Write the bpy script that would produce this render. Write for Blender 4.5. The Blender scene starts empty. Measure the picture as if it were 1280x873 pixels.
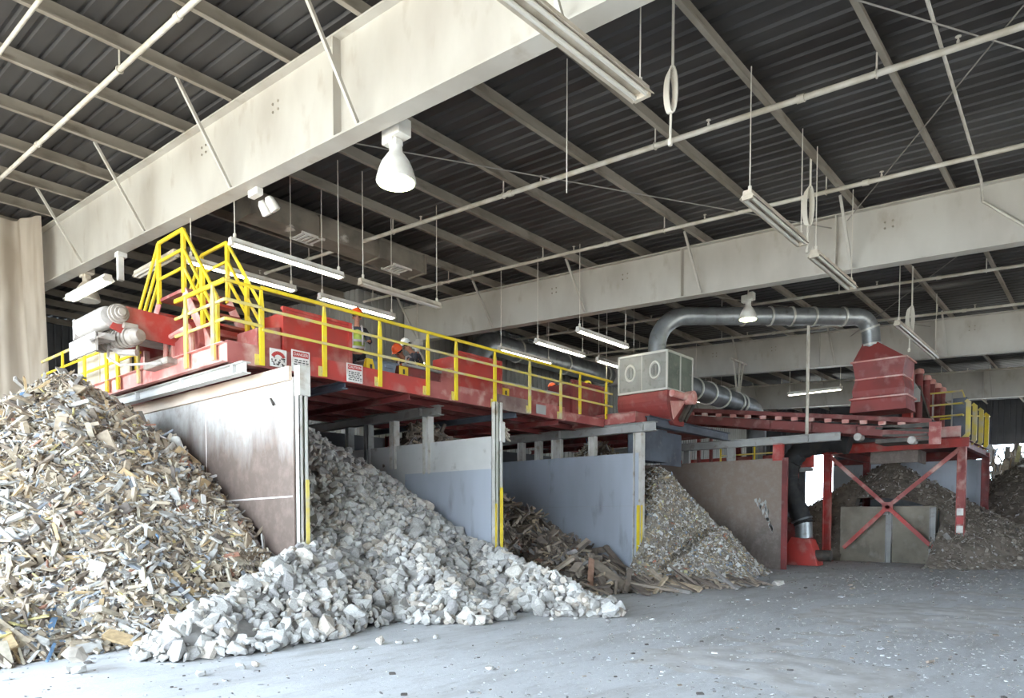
import bpy, bmesh, math, random
from mathutils import Vector, Matrix, noise as mnoise

random.seed(7)
V = Vector
scene = bpy.context.scene
COL = scene.collection

# ------------------------------------------------------------------ camera
F_PX, CX, YH, PITCH, AZ = 885.0, 640.0, 650.0, math.radians(2.3), math.radians(40.8934)
CY = YH + F_PX * math.tan(PITCH)
EYE = V((0.0, 0.0, 1.6))
cam_d = bpy.data.cameras.new('camera')
cam = bpy.data.objects.new('camera', cam_d)
COL.objects.link(cam)
cam.location = EYE
cam.rotation_euler = (math.pi / 2 - PITCH, 0, AZ - math.pi / 2)
cam_d.sensor_width = 36.0
cam_d.lens = F_PX / 1280 * 36
cam_d.shift_y = (CY - 436.5) / 1280
cam_d.clip_end = 400
scene.camera = cam
_cp, _sp, _ca, _sa = math.cos(PITCH), math.sin(PITCH), math.cos(AZ), math.sin(AZ)


def ray(px, py):
    r, y, z = px - CX, py - CY, F_PX
    d = y * _cp + z * _sp
    f = z * _cp - y * _sp
    return V((f * _ca + r * _sa, f * _sa - r * _ca, -d))


def at(px, py, **k):
    """the point of a real plane (x=, y= or z= constant) that the photograph shows at px, py"""
    d = ray(px, py)
    (ax, v), = k.items()
    i = 'xyz'.index(ax)
    return EYE + d * ((v - EYE[i]) / d[i])


def proj(q):
    X, Y, Z = V(q) - EYE
    r = X * _sa - Y * _ca
    f = X * _ca + Y * _sa
    zc = f * _cp - Z * _sp
    yc = -Z * _cp - f * _sp
    if zc < 0.1:
        return (-9999, -9999, zc)
    return (CX + F_PX * r / zc, CY + F_PX * yc / zc, zc)


# --------------------------------------------------------------- materials
def lin(c):
    return tuple((x / 255 / 12.92) if x / 255 <= .04045 else ((x / 255 + .055) / 1.055) ** 2.4 for x in c)


def M(name, col, col2=None, scale=2.0, rough=.65, metal=0.0, lo=.4, hi=.65, stretch=(1, 1, 1), stain=None, sscale=1.2,
      slo=.55, shi=.75, bump=0.0, bscale=30, coords='Object', detail=6, samt=1.0):
    m = bpy.data.materials.new(name)
    m.use_nodes = True
    nt = m.node_tree
    b = nt.nodes['Principled BSDF']
    b.inputs['Roughness'].default_value = rough
    b.inputs['Metallic'].default_value = metal
    b.inputs['Base Color'].default_value = (*lin(col), 1)
    tc = nt.nodes.new('ShaderNodeTexCoord')
    mp = nt.nodes.new('ShaderNodeMapping')
    mp.inputs['Scale'].default_value = stretch
    nt.links.new(tc.outputs[coords], mp.inputs['Vector'])

    def nz(sc, lo, hi):
        n = nt.nodes.new('ShaderNodeTexNoise')
        n.inputs['Scale'].default_value = sc
        n.inputs['Detail'].default_value = detail
        nt.links.new(mp.outputs[0], n.inputs['Vector'])
        r = nt.nodes.new('ShaderNodeMapRange')
        r.inputs['From Min'].default_value = lo
        r.inputs['From Max'].default_value = hi
        nt.links.new(n.outputs['Fac'], r.inputs['Value'])
        return r.outputs[0]
    out = None
    if col2:
        mx = nt.nodes.new('ShaderNodeMix')
        mx.data_type = 'RGBA'
        mx.inputs[6].default_value = (*lin(col), 1)
        mx.inputs[7].default_value = (*lin(col2), 1)
        nt.links.new(nz(scale, lo, hi), mx.inputs[0])
        out = mx.outputs[2]
    if stain:
        mx = nt.nodes.new('ShaderNodeMix')
        mx.data_type = 'RGBA'
        if out:
            nt.links.new(out, mx.inputs[6])
        else:
            mx.inputs[6].default_value = (*lin(col), 1)
        mx.inputs[7].default_value = (*lin(stain), 1)
        f = nz(sscale, slo, shi)
        mu = nt.nodes.new('ShaderNodeMath')
        mu.operation = 'MULTIPLY'
        mu.inputs[1].default_value = samt
        nt.links.new(f, mu.inputs[0])
        nt.links.new(mu.outputs[0], mx.inputs[0])
        out = mx.outputs[2]
    if out:
        nt.links.new(out, b.inputs['Base Color'])
    if bump:
        n = nt.nodes.new('ShaderNodeTexNoise')
        n.inputs['Scale'].default_value = bscale
        n.inputs['Detail'].default_value = 5
        nt.links.new(mp.outputs[0], n.inputs['Vector'])
        bp = nt.nodes.new('ShaderNodeBump')
        bp.inputs['Strength'].default_value = bump
        nt.links.new(n.outputs['Fac'], bp.inputs['Height'])
        nt.links.new(bp.outputs[0], b.inputs['Normal'])
    return m


def M_pieces(name, cols, rough=.8, mixn=None):
    """each loose piece takes its own tint from a palette"""
    m = bpy.data.materials.new(name)
    m.use_nodes = True
    nt = m.node_tree
    b = nt.nodes['Principled BSDF']
    b.inputs['Roughness'].default_value = rough
    g = nt.nodes.new('ShaderNodeNewGeometry')
    oi = nt.nodes.new('ShaderNodeObjectInfo')
    ad = nt.nodes.new('ShaderNodeMath')
    ad.operation = 'ADD'
    fr = nt.nodes.new('ShaderNodeMath')
    fr.operation = 'FRACT'
    nt.links.new(g.outputs['Random Per Island'], ad.inputs[0])
    nt.links.new(oi.outputs['Random'], ad.inputs[1])
    nt.links.new(ad.outputs[0], fr.inputs[0])
    r = nt.nodes.new('ShaderNodeValToRGB')
    r.color_ramp.interpolation = 'CONSTANT'
    tot = sum(w for _, w in cols)
    acc = 0
    for i, (c, w) in enumerate(cols):
        e = r.color_ramp.elements[i] if i < 2 else r.color_ramp.elements.new(0.99)
        e.position = acc / tot
        e.color = (*lin(c), 1)
        acc += w
    nt.links.new(fr.outputs[0], r.inputs[0])
    tc = nt.nodes.new('ShaderNodeTexCoord')
    n = nt.nodes.new('ShaderNodeTexNoise')
    n.inputs['Scale'].default_value = 9
    n.inputs['Detail'].default_value = 5
    nt.links.new(tc.outputs['Object'], n.inputs['Vector'])
    mr = nt.nodes.new('ShaderNodeMapRange')
    mr.inputs['From Min'].default_value = .3
    mr.inputs['From Max'].default_value = .7
    mr.inputs['To Min'].default_value = .72
    mr.inputs['To Max'].default_value = 1.12
    nt.links.new(n.outputs['Fac'], mr.inputs[0])
    hs = nt.nodes.new('ShaderNodeHueSaturation')
    nt.links.new(mr.outputs[0], hs.inputs['Value'])
    nt.links.new(r.outputs[0], hs.inputs['Color'])
    nt.links.new(hs.outputs[0], b.inputs['Base Color'])
    return m


def M_emit(name, col, s):
    m = bpy.data.materials.new(name)
    m.use_nodes = True
    b = m.node_tree.nodes['Principled BSDF']
    b.inputs['Base Color'].default_value = (.8, .8, .8, 1)
    b.inputs['Emission Color'].default_value = (*lin(col), 1)
    b.inputs['Emission Strength'].default_value = s
    return m


def M_plate(name, top, low, zc, zw, stain, seed=0.0, rough=.55, streak=(1, 1, .25)):
    """painted steel plate whose coat is worn through to rust in its scuffed lower part, with an uneven border"""
    m = bpy.data.materials.new(name)
    m.use_nodes = True
    nt = m.node_tree
    L = nt.links.new
    b = nt.nodes['Principled BSDF']
    b.inputs['Roughness'].default_value = rough
    b.inputs['Metallic'].default_value = .15
    tc = nt.nodes.new('ShaderNodeTexCoord')
    sep = nt.nodes.new('ShaderNodeSeparateXYZ')
    L(tc.outputs['Object'], sep.inputs[0])
    mp = nt.nodes.new('ShaderNodeMapping')
    mp.inputs['Scale'].default_value = streak
    mp.inputs['Location'].default_value = (seed, seed * 2, seed)
    L(tc.outputs['Object'], mp.inputs[0])
    n1 = nt.nodes.new('ShaderNodeTexNoise')
    n1.inputs['Scale'].default_value = 1.1
    n1.inputs['Detail'].default_value = 8
    n1.inputs['Roughness'].default_value = .7
    L(mp.outputs[0], n1.inputs['Vector'])
    a = nt.nodes.new('ShaderNodeMath')          # zc + (noise-.5)*4*zw - z
    a.operation = 'MULTIPLY_ADD'
    a.inputs[1].default_value = 5 * zw
    a.inputs[2].default_value = zc - 2.5 * zw
    L(n1.outputs['Fac'], a.inputs[0])
    s = nt.nodes.new('ShaderNodeMath')
    s.operation = 'SUBTRACT'
    L(a.outputs[0], s.inputs[0])
    L(sep.outputs['Z'], s.inputs[1])
    r = nt.nodes.new('ShaderNodeMapRange')
    r.inputs['From Min'].default_value = -zw
    r.inputs['From Max'].default_value = zw
    L(s.outputs[0], r.inputs['Value'])
    mx = nt.nodes.new('ShaderNodeMix')
    mx.data_type = 'RGBA'
    mx.inputs[6].default_value = (*lin(top), 1)
    mx.inputs[7].default_value = (*lin(low), 1)
    L(r.outputs[0], mx.inputs[0])
    n2 = nt.nodes.new('ShaderNodeTexNoise')
    n2.inputs['Scale'].default_value = 3.3
    n2.inputs['Detail'].default_value = 10
    n2.inputs['Roughness'].default_value = .75
    L(tc.outputs['Object'], n2.inputs['Vector'])
    r2 = nt.nodes.new('ShaderNodeMapRange')
    r2.inputs['From Min'].default_value = .46
    r2.inputs['From Max'].default_value = .72
    r2.inputs['To Max'].default_value = .85
    L(n2.outputs['Fac'], r2.inputs['Value'])
    mx2 = nt.nodes.new('ShaderNodeMix')
    mx2.data_type = 'RGBA'
    L(mx.outputs[2], mx2.inputs[6])
    mx2.inputs[7].default_value = (*lin(stain), 1)
    L(r2.outputs[0], mx2.inputs[0])
    L(mx2.outputs[2], b.inputs['Base Color'])
    return m


MT = {}
MT['white_steel'] = M('white_painted_steel', (190, 184, 173), (172, 164, 152), scale=.8, rough=.5, stain=(160, 147, 130), sscale=2.5, slo=.58, shi=.8, stretch=(1, 1, .5))
MT['purlin'] = M('dusty_purlin_paint', (154, 144, 130), (124, 114, 100), scale=1.5, rough=.7, stain=(110, 98, 84), sscale=4, stretch=(.4, 1, 1))
MT['roof'] = M('dark_galvanised_roof_sheet', (78, 75, 73), (56, 52, 50), scale=.9, rough=.55, metal=.35, stretch=(1, .15, 1), stain=(150, 146, 140), sscale=.45, slo=.62, shi=.72)
MT['pipe'] = M('dusty_white_pipe', (205, 198, 186), (178, 168, 150), scale=3, rough=.6)
MT['red'] = M('worn_red_paint', (188, 62, 54), (160, 66, 60), scale=1.6, rough=.5, stain=(184, 140, 130), sscale=2.2, slo=.52, shi=.8)
MT['red_dusty'] = M('dusty_red_paint', (172, 98, 92), (150, 72, 68), scale=1.4, rough=.65, stain=(206, 170, 158), sscale=2.5, slo=.5, shi=.72)
MT['conv_red'] = M('dull_conveyor_red', (132, 68, 64), (112, 62, 58), scale=1.4, rough=.65, stain=(150, 116, 108), sscale=3, slo=.52, shi=.78)
MT['hood_red'] = M('dull_hood_red', (144, 62, 58), (124, 58, 55), scale=1.4, rough=.6, stain=(160, 112, 106), sscale=2.6, slo=.55, shi=.8)
MT['rust_grey'] = M('dusty_grey_rust', (138, 116, 106), (116, 90, 84), scale=2, rough=.8, stain=(156, 140, 130), sscale=3, slo=.5, shi=.75)
MT['red_pink'] = M('dust_coated_red_steel', (214, 158, 148), (190, 112, 104), scale=1.5, rough=.7, stain=(226, 206, 194), sscale=2.5, slo=.5, shi=.75)
MT['red_dark'] = M('old_and_shaded_red_paint', (136, 60, 58), (108, 52, 50), scale=1.6, rough=.6, stain=(140, 112, 104), sscale=3, slo=.55, shi=.8)  # also carries the painted-in shade on the deck joists
MT['yellow'] = M('yellow_safety_paint', (236, 208, 44), (222, 190, 48), scale=3, rough=.45, stain=(206, 186, 120), sscale=3.2, slo=.56, shi=.8)
MT['yellow_dusty'] = M('dusty_yellow_paint', (220, 200, 96), (204, 184, 120), scale=3, rough=.6, stain=(200, 188, 160), sscale=3, slo=.5, shi=.7)
MT['grey_steel'] = M('grey_painted_steel', (170, 168, 164), (150, 148, 144), scale=1.5, rough=.55, stain=(128, 118, 106), sscale=4, slo=.58, shi=.8)
MT['light_steel'] = M('pale_grey_post_paint', (206, 202, 194), (186, 180, 170), scale=2, rough=.6, stain=(160, 140, 118), sscale=4, slo=.55, shi=.75)
MT['blue_plate'] = M('blue_grey_painted_plate', (178, 184, 194), (166, 170, 178), scale=.8, rough=.5, stain=(136, 136, 140), sscale=2.4, slo=.6, shi=.8, stretch=(1, 1, .3))
MT['pale_plate'] = M('pale_grey_painted_plate', (204, 202, 198), (192, 190, 186), scale=1, rough=.55, stain=(150, 144, 136), sscale=3, slo=.62, shi=.8)
MT['wall_one'] = M_plate('worn_white_steel_plate', (204, 201, 196), (116, 101, 92), 3.1, .5, (148, 130, 119), seed=3.1)
MT['brown_plate'] = M_plate('rusty_brown_steel_plate', (146, 128, 115), (122, 110, 102), 1.5, .4, (158, 147, 140), seed=1.3, rough=.7)
MT['dark_plate'] = M('dark_blue_grey_chute_plate', (92, 98, 108), (74, 78, 86), scale=2, rough=.5, stain=(120, 120, 120), sscale=5, slo=.62, shi=.8)
MT['galv'] = M('galvanised_duct', (158, 160, 160), (136, 138, 138), scale=2.5, rough=.4, metal=.55, stain=(112, 104, 96), sscale=5, slo=.6, shi=.85)
MT['galv_dark'] = M('dull_duct_steel', (118, 120, 122), (98, 100, 102), scale=2.5, rough=.5, metal=.4)
MT['band'] = M('pale_duct_band', (202, 200, 192), rough=.5, metal=.2)
MT['fan_box'] = M('grey_fan_housing_paint', (150, 150, 144), (134, 132, 126), scale=2, rough=.6, stain=(112, 112, 102), sscale=6, slo=.58, shi=.8)
MT['fan_door'] = M('green_grey_door_panel', (112, 118, 106), (94, 98, 90), scale=3, rough=.6, stain=(140, 136, 126), sscale=6, slo=.55, shi=.8)
MT['rubber'] = M('black_rubber', (38, 38, 40), (52, 50, 48), scale=4, rough=.75)
MT['dark_metal'] = M('dark_oily_metal', (70, 66, 62), (96, 88, 80), scale=4, rough=.6, metal=.3)
MT['motor'] = M('dusty_grey_motor', (170, 160, 150), (136, 126, 116), scale=5, rough=.7)
MT['drum'] = M('dusty_white_drum', (196, 190, 184), (172, 164, 156), scale=6, rough=.6)
MT['curtain'] = None
MT['fixture'] = M('white_enamel_fixture', (224, 220, 212), (206, 198, 186), scale=3, rough=.45)
MT['fixture_grey'] = M('dusty_fixture', (196, 184, 166), (170, 158, 140), scale=4, rough=.6)
MT['tube_lit'] = M_emit('lit_fluorescent_tube', (255, 250, 228), 7.0)
MT['tube_cool'] = M_emit('lit_cool_tube', (246, 250, 236), 7.0)
MT['lamp_lit'] = M_emit('lit_lamp_lens', (240, 250, 190), 9.0)
MT['tube_off'] = M('unlit_fluorescent_tube', (206, 200, 188), rough=.3)
MT['concrete'] = M('push_wall_concrete', (150, 141, 126), (126, 118, 105), scale=1.4, rough=.9, stain=(160, 152, 140), sscale=2.5, slo=.55, shi=.75, bump=.2)
MT['soil'] = M('dark_dirt', (134, 123, 111), (108, 98, 88), scale=3, rough=1.0, bump=.8, bscale=14, stain=(120, 112, 104), sscale=9, slo=.6, shi=.75)
MT['wood_base'] = M('shaded_wood_dust', (112, 96, 80), (74, 64, 56), scale=4, rough=1.0, bump=.8, bscale=18)  # mound base kept dark, painting in the shade of gaps between pieces
MT['stone_base'] = M('grey_rubble_dust', (168, 164, 160), (136, 132, 128), scale=4, rough=1.0, bump=.8, bscale=16)
MT['stone'] = M_pieces('broken_concrete', [((196, 193, 188), 3), ((184, 180, 174), 3), ((204, 197, 187), 2), ((166, 162, 157), 2), ((188, 177, 164), 1.6), ((150, 146, 143), 1.2)])
MT['wood'] = M_pieces('wood_scraps', [((182, 166, 144), 3), ((158, 142, 122), 3), ((200, 188, 168), 2.6), ((130, 116, 102), 2), ((170, 166, 160), 2.6), ((222, 218, 212), 1.9), ((104, 94, 86), 1.2), ((190, 164, 126), .9), ((146, 150, 156), .7), ((214, 200, 140), .12), ((104, 134, 166), .08), ((160, 116, 96), .15), ((200, 204, 130), .05)])
MT['plank'] = M_pieces('old_boards', [((150, 136, 122), 3), ((126, 113, 102), 3), ((172, 156, 138), 2), ((188, 168, 142), 1), ((144, 138, 134), 1.8), ((102, 92, 84), 1.4), ((160, 124, 104), .3)])
MT['shred'] = M_pieces('shredded_mixed_waste', [((172, 158, 138), 3), ((196, 190, 182), 2.6), ((140, 128, 114), 3), ((218, 216, 212), 1.8), ((154, 147, 141), 2.2), ((180, 158, 124), 1.2), ((138, 150, 166), .5), ((176, 122, 100), .3), ((202, 196, 150), .25)])
MT['shred_base'] = M('mixed_waste_fines', (158, 148, 134), (120, 112, 102), scale=14, rough=1.0, bump=.8, bscale=25)
MT['dirt_bits'] = M_pieces('dirt_and_chips', [((138, 127, 115), 4), ((116, 105, 95), 4), ((152, 141, 129), 2), ((166, 160, 154), .7), ((200, 198, 194), .3)])
MT['grit'] = M_pieces('floor_chips', [((170, 170, 172), 2.5), ((130, 126, 124), 2.4), ((206, 208, 210), 1.2), ((96, 90, 86), 1.2), ((150, 136, 122), 1)])
MT['skin'] = M('skin', (176, 122, 96), (160, 106, 84), scale=6, rough=.6)
MT['denim'] = M('dark_work_trousers', (52, 52, 60), (40, 40, 46), scale=8, rough=.9)
MT['shirt'] = M('dark_work_shirt', (74, 74, 82), (58, 58, 66), scale=8, rough=.9)
MT['boot'] = M('brown_work_boot', (64, 48, 38), rough=.8)
MT['vest_lime'] = M('lime_hi_vis_cloth', (206, 226, 96), (190, 212, 110), scale=5, rough=.8)
MT['vest_orange'] = M('orange_hi_vis_cloth', (226, 126, 60), (206, 110, 60), scale=5, rough=.8)
MT['stripe'] = M('silver_reflective_tape', (214, 206, 208), rough=.35, metal=.2)
MT['hat_orange'] = M('orange_hard_hat', (232, 92, 40), rough=.35)
MT['hat_white'] = M('white_hard_hat', (236, 236, 234), rough=.35)
MT['hat_yellow'] = M('yellow_hard_hat', (238, 214, 60), rough=.35)
MT['eye'] = M('dark_eye', (30, 24, 22), rough=.2)
MT['hair'] = M('dark_hair', (40, 30, 24), rough=.8)
MT['sign_white'] = M('sign_white_enamel', (226, 222, 216), (206, 196, 188), scale=6, rough=.5)
MT['sign_red'] = M('sign_red_enamel', (180, 60, 56), rough=.5)
MT['sign_black'] = M('sign_black_print', (70, 62, 62), rough=.6)
MT['sticker'] = M('yellow_sticker', (226, 190, 50), rough=.5)
MT['tub'] = M('blue_grey_plastic_tub', (128, 140, 154), (112, 122, 136), scale=4, rough=.6)
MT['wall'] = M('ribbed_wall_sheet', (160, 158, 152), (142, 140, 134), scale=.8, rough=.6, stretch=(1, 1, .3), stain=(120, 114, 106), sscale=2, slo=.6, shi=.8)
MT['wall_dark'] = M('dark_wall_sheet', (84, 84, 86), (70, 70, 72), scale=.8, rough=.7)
MT['rect_duct'] = M('dusty_rectangular_duct', (140, 130, 116), (112, 104, 92), scale=2, rough=.7, stain=(206, 198, 186), sscale=1.1, slo=.68, shi=.72)
MT['apron'] = M('beige_apron_sheet', (206, 196, 176), (190, 180, 160), scale=2, rough=.8)
MT['cable'] = M('pale_cable', (206, 198, 184), rough=.7)
MT['wire'] = M('thin_steel_wire', (150, 144, 136), rough=.6, metal=.3)
MT['ground'] = M('sunlit_yard_concrete', (206, 196, 180), (186, 176, 160), scale=.6, rough=.95)


def floor_mat():
    m = bpy.data.materials.new('dusty_concrete_floor')
    m.use_nodes = True
    nt = m.node_tree
    L = nt.links.new
    b = nt.nodes['Principled BSDF']
    b.inputs['Roughness'].default_value = .75
    tc = nt.nodes.new('ShaderNodeTexCoord')
    prev = None
    base = nt.nodes.new('ShaderNodeRGB')
    base.outputs[0].default_value = (*lin((206, 207, 209)), 1)
    cur = base.outputs[0]
    for sc, st, rot, lo, hi, c, amt in ((.45, (1, 1, 1), 0, .42, .7, (180, 180, 182), .8), (1.3, (.35, 1.6, 1), .9, .5, .68, (168, 165, 162), .7),
                                      (5.5, (.4, 1.3, 1), .7, .54, .72, (146, 142, 138), .5), (16, (.6, 1, 1), .6, .62, .72, (224, 225, 228), .6)):
        mp = nt.nodes.new('ShaderNodeMapping')
        mp.inputs['Scale'].default_value = st
        mp.inputs['Rotation'].default_value = (0, 0, rot)
        L(tc.outputs['Object'], mp.inputs[0])
        n = nt.nodes.new('ShaderNodeTexNoise')
        n.inputs['Scale'].default_value = sc
        n.inputs['Detail'].default_value = 9
        n.inputs['Roughness'].default_value = .65
        L(mp.outputs[0], n.inputs['Vector'])
        r = nt.nodes.new('ShaderNodeMapRange')
        r.inputs['From Min'].default_value = lo
        r.inputs['From Max'].default_value = hi
        r.inputs['To Max'].default_value = amt
        L(n.outputs['Fac'], r.inputs['Value'])
        mx = nt.nodes.new('ShaderNodeMix')
        mx.data_type = 'RGBA'
        L(cur, mx.inputs[6])
        mx.inputs[7].default_value = (*lin(c), 1)
        L(r.outputs[0], mx.inputs[0])
        cur = mx.outputs[2]
        prev = n
    L(cur, b.inputs['Base Color'])
    bp = nt.nodes.new('ShaderNodeBump')
    bp.inputs['Strength'].default_value = .25
    bp.inputs['Distance'].default_value = .03
    L(prev.outputs['Fac'], bp.inputs['Height'])
    L(bp.outputs[0], b.inputs['Normal'])
    return m


MT['floor'] = floor_mat()


def curtain_mat():
    m = bpy.data.materials.new('sheer_dust_curtain_cloth')
    m.use_nodes = True
    nt = m.node_tree
    L = nt.links.new
    nt.nodes.clear()
    o = nt.nodes.new('ShaderNodeOutputMaterial')
    d = nt.nodes.new('ShaderNodeBsdfDiffuse')
    tl = nt.nodes.new('ShaderNodeBsdfTranslucent')
    tr = nt.nodes.new('ShaderNodeBsdfTransparent')
    n = nt.nodes.new('ShaderNodeTexNoise')
    tc = nt.nodes.new('ShaderNodeTexCoord')
    mp = nt.nodes.new('ShaderNodeMapping')
    mp.inputs['Scale'].default_value = (2, 2, .3)
    L(tc.outputs['Object'], mp.inputs[0])
    L(mp.outputs[0], n.inputs['Vector'])
    n.inputs['Scale'].default_value = 1.5
    r = nt.nodes.new('ShaderNodeValToRGB')
    r.color_ramp.elements[0].color = (*lin((178, 162, 144)), 1)
    r.color_ramp.elements[0].position = .35
    r.color_ramp.elements[1].color = (*lin((208, 194, 176)), 1)
    r.color_ramp.elements[1].position = .65
    L(n.outputs['Fac'], r.inputs[0])
    L(r.outputs[0], d.inputs[0])
    L(r.outputs[0], tl.inputs[0])
    m1 = nt.nodes.new('ShaderNodeMixShader')
    m1.inputs[0].default_value = .25
    L(d.outputs[0], m1.inputs[1])
    L(tl.outputs[0], m1.inputs[2])
    m2 = nt.nodes.new('ShaderNodeMixShader')
    m2.inputs[0].default_value = .22
    L(m1.outputs[0], m2.inputs[1])
    L(tr.outputs[0], m2.inputs[2])
    L(m2.outputs[0], o.inputs[0])
    return m


MT['curtain'] = curtain_mat()


# ------------------------------------------------------------ mesh builder
class MB:
    def __init__(s):
        s.v, s.f, s.m = [], [], []
        s.mi = 0

    def add(s, verts, faces, mi=None):
        b = len(s.v)
        s.v.extend(V(p) for p in verts)
        for f in faces:
            s.f.append(tuple(b + i for i in f))
            s.m.append(s.mi if mi is None else mi)
        return s

    def extr(s, poly, vec, mi=None):
        """closed polygon (3D points) swept along vec"""
        n = len(poly)
        vec = V(vec)
        P = [V(p) for p in poly]
        vs = P + [p + vec for p in P]
        fs = [(i, (i + 1) % n, n + (i + 1) % n, n + i) for i in range(n)]
        fs += [tuple(range(n - 1, -1, -1)), tuple(range(n, 2 * n))]
        return s.add(vs, fs, mi)

    def box(s, x0, x1, y0, y1, z0, z1, mi=None):
        return s.extr([(x0, y0, z0), (x1, y0, z0), (x1, y1, z0), (x0, y1, z0)], (0, 0, z1 - z0), mi)

    @staticmethod
    def frame(p0, p1, up=(0, 0, 1)):
        d = (V(p1) - V(p0)).normalized()
        u = V(up)
        if abs(d.dot(u)) > .98:
            u = V((0, 1, 0))
        r = d.cross(u).normalized()
        return d, r, r.cross(d).normalized()

    def sect(s, p0, p1, sec, up=(0, 0, 1), mi=None):
        """section of (right, up) points swept from p0 to p1"""
        d, r, u = s.frame(p0, p1, up)
        return s.extr([V(p0) + r * a + u * b for a, b in sec], V(p1) - V(p0), mi)

    def bar(s, p0, p1, w, h, up=(0, 0, 1), mi=None):
        return s.sect(p0, p1, [(-w / 2, -h / 2), (w / 2, -h / 2), (w / 2, h / 2), (-w / 2, h / 2)], up, mi)

    def ibeam(s, p0, p1, h, b, tf=.02, tw=.014, up=(0, 0, 1), mi=None):
        B, H = b / 2, h / 2
        t = tw / 2
        return s.sect(p0, p1, [(-B, -H), (B, -H), (B, -H + tf), (t, -H + tf), (t, H - tf), (B, H - tf), (B, H), (-B, H), (-B, H - tf), (-t, H - tf), (-t, -H + tf), (-B, -H + tf)], up, mi)

    def cbeam(s, p0, p1, h, b, t=.012, up=(0, 0, 1), flip=1, mi=None):
        H = h / 2
        sec = [(0, -H), (b, -H), (b, -H + t), (t, -H + t), (t, H - t), (b, H - t), (b, H), (0, H)]
        if flip < 0:
            sec = [(-a, c) for a, c in sec][::-1]
        return s.sect(p0, p1, sec, up, mi)

    def zbeam(s, p0, p1, h, b, t=.01, lip=.03, mi=None):
        H = h / 2
        sec = [(0, -H), (b, -H), (b, -H + lip), (b - t, -H + lip), (b - t, -H + t), (t, -H + t), (t, H), (-b + t, H), (-b + t, H - lip), (-b + t + t, H - lip), (-b + 2 * t, H - t), (0, H - t)]
        return s.sect(p0, p1, sec, mi=mi)

    def tube(s, pts, r, n=8, mi=None, caps=True):
        pts = [V(p) for p in pts]
        rs = r if isinstance(r, (list, tuple)) else [r] * len(pts)
        d = (pts[1] - pts[0]).normalized()
        u = V((0, 0, 1)) if abs(d.z) < .9 else V((1, 0, 0))
        rt = d.cross(u).normalized()
        vs = []
        for i, p in enumerate(pts):
            a = pts[max(i - 1, 0)]
            b = pts[min(i + 1, len(pts) - 1)]
            d = (b - a).normalized()
            rt = (rt - d * rt.dot(d)).normalized()
            u = d.cross(rt)
            for k in range(n):
                t = 2 * math.pi * k / n
                vs.append(p + (rt * math.cos(t) + u * math.sin(t)) * rs[i])
        fs = []
        for i in range(len(pts) - 1):
            for k in range(n):
                k2 = (k + 1) % n
                fs.append((i * n + k, i * n + k2, (i + 1) * n + k2, (i + 1) * n + k))
        if caps:
            fs.append(tuple(range(n - 1, -1, -1)))
            fs.append(tuple((len(pts) - 1) * n + k for k in range(n)))
        return s.add(vs, fs, mi)

    def lathe(s, c, prof, n=20, axis=(0, 0, 1), mi=None):
        """profile of (radius, height) turned about axis at c"""
        a = V(axis).normalized()
        u = V((1, 0, 0)) if abs(a.x) < .9 else V((0, 1, 0))
        r = a.cross(u).normalized()
        q = a.cross(r)
        vs = []
        for R, h in prof:
            for k in range(n):
                t = 2 * math.pi * k / n
                vs.append(V(c) + a * h + (r * math.cos(t) + q * math.sin(t)) * max(R, 1e-4))
        fs = []
        for i in range(len(prof) - 1):
            for k in range(n):
                k2 = (k + 1) % n
                fs.append((i * n + k, i * n + k2, (i + 1) * n + k2, (i + 1) * n + k))
        fs.append(tuple(range(n - 1, -1, -1)))
        fs.append(tuple((len(prof) - 1) * n + k for k in range(n)))
        return s.add(vs, fs, mi)

    def ring(s, c, axis, R, r, n=24, k=6, sx=1.0, sy=1.0, mi=None):
        a = V(axis).normalized()
        u = V((0, 0, 1)) if abs(a.z) < .9 else V((1, 0, 0))
        x = a.cross(u).normalized()
        y = x.cross(a)
        vs, fs = [], []
        for i in range(n):
            t = 2 * math.pi * i / n
            o = x * math.cos(t) * sx + y * math.sin(t) * sy
            for j in range(k):
                w = 2 * math.pi * j / k
                vs.append(V(c) + o * (R + r * math.cos(w)) + a * r * math.sin(w))
        for i in range(n):
            for j in range(k):
                i2, j2 = (i + 1) % n, (j + 1) % k
                fs.append((i * k + j, i2 * k + j, i2 * k + j2, i * k + j2))
        return s.add(vs, fs, mi)

    def loft(s, loops, mi=None, caps=True):
        n = len(loops[0])
        vs = [V(p) for l in loops for p in l]
        fs = []
        for i in range(len(loops) - 1):
            for k in range(n):
                k2 = (k + 1) % n
                fs.append((i * n + k, i * n + k2, (i + 1) * n + k2, (i + 1) * n + k))
        if caps:
            fs.append(tuple(range(n - 1, -1, -1)))
            fs.append(tuple((len(loops) - 1) * n + k for k in range(n)))
        return s.add(vs, fs, mi)

    def build(s, name, mats, parent=None, smooth=False, bevel=0, fixn=True):
        me = bpy.data.meshes.new(name)
        off = parent_world(parent) if parent is not None else V((0, 0, 0))
        me.from_pydata([v - off for v in s.v], [], s.f)
        if not isinstance(mats, (list, tuple)):
            mats = [mats]
        for m in mats:
            me.materials.append(MT[m] if isinstance(m, str) else m)
        if len(mats) > 1:
            me.polygons.foreach_set('material_index', s.m)
        if fixn or bevel:
            bm = bmesh.new()
            bm.from_mesh(me)
            if fixn:
                bmesh.ops.recalc_face_normals(bm, faces=bm.faces)
            if bevel:
                es = [e for e in bm.edges if len(e.link_faces) == 2 and e.calc_face_angle(0) > .6]
                bmesh.ops.bevel(bm, geom=es, offset=bevel, segments=1, affect='EDGES')
            bm.to_mesh(me)
            bm.free()
        if smooth:
            me.polygons.foreach_set('use_smooth', [True] * len(me.polygons))
            try:
                me.set_sharp_from_angle(angle=math.radians(40))
            except Exception:
                pass
        me.update()
        o = bpy.data.objects.new(name, me)
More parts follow.
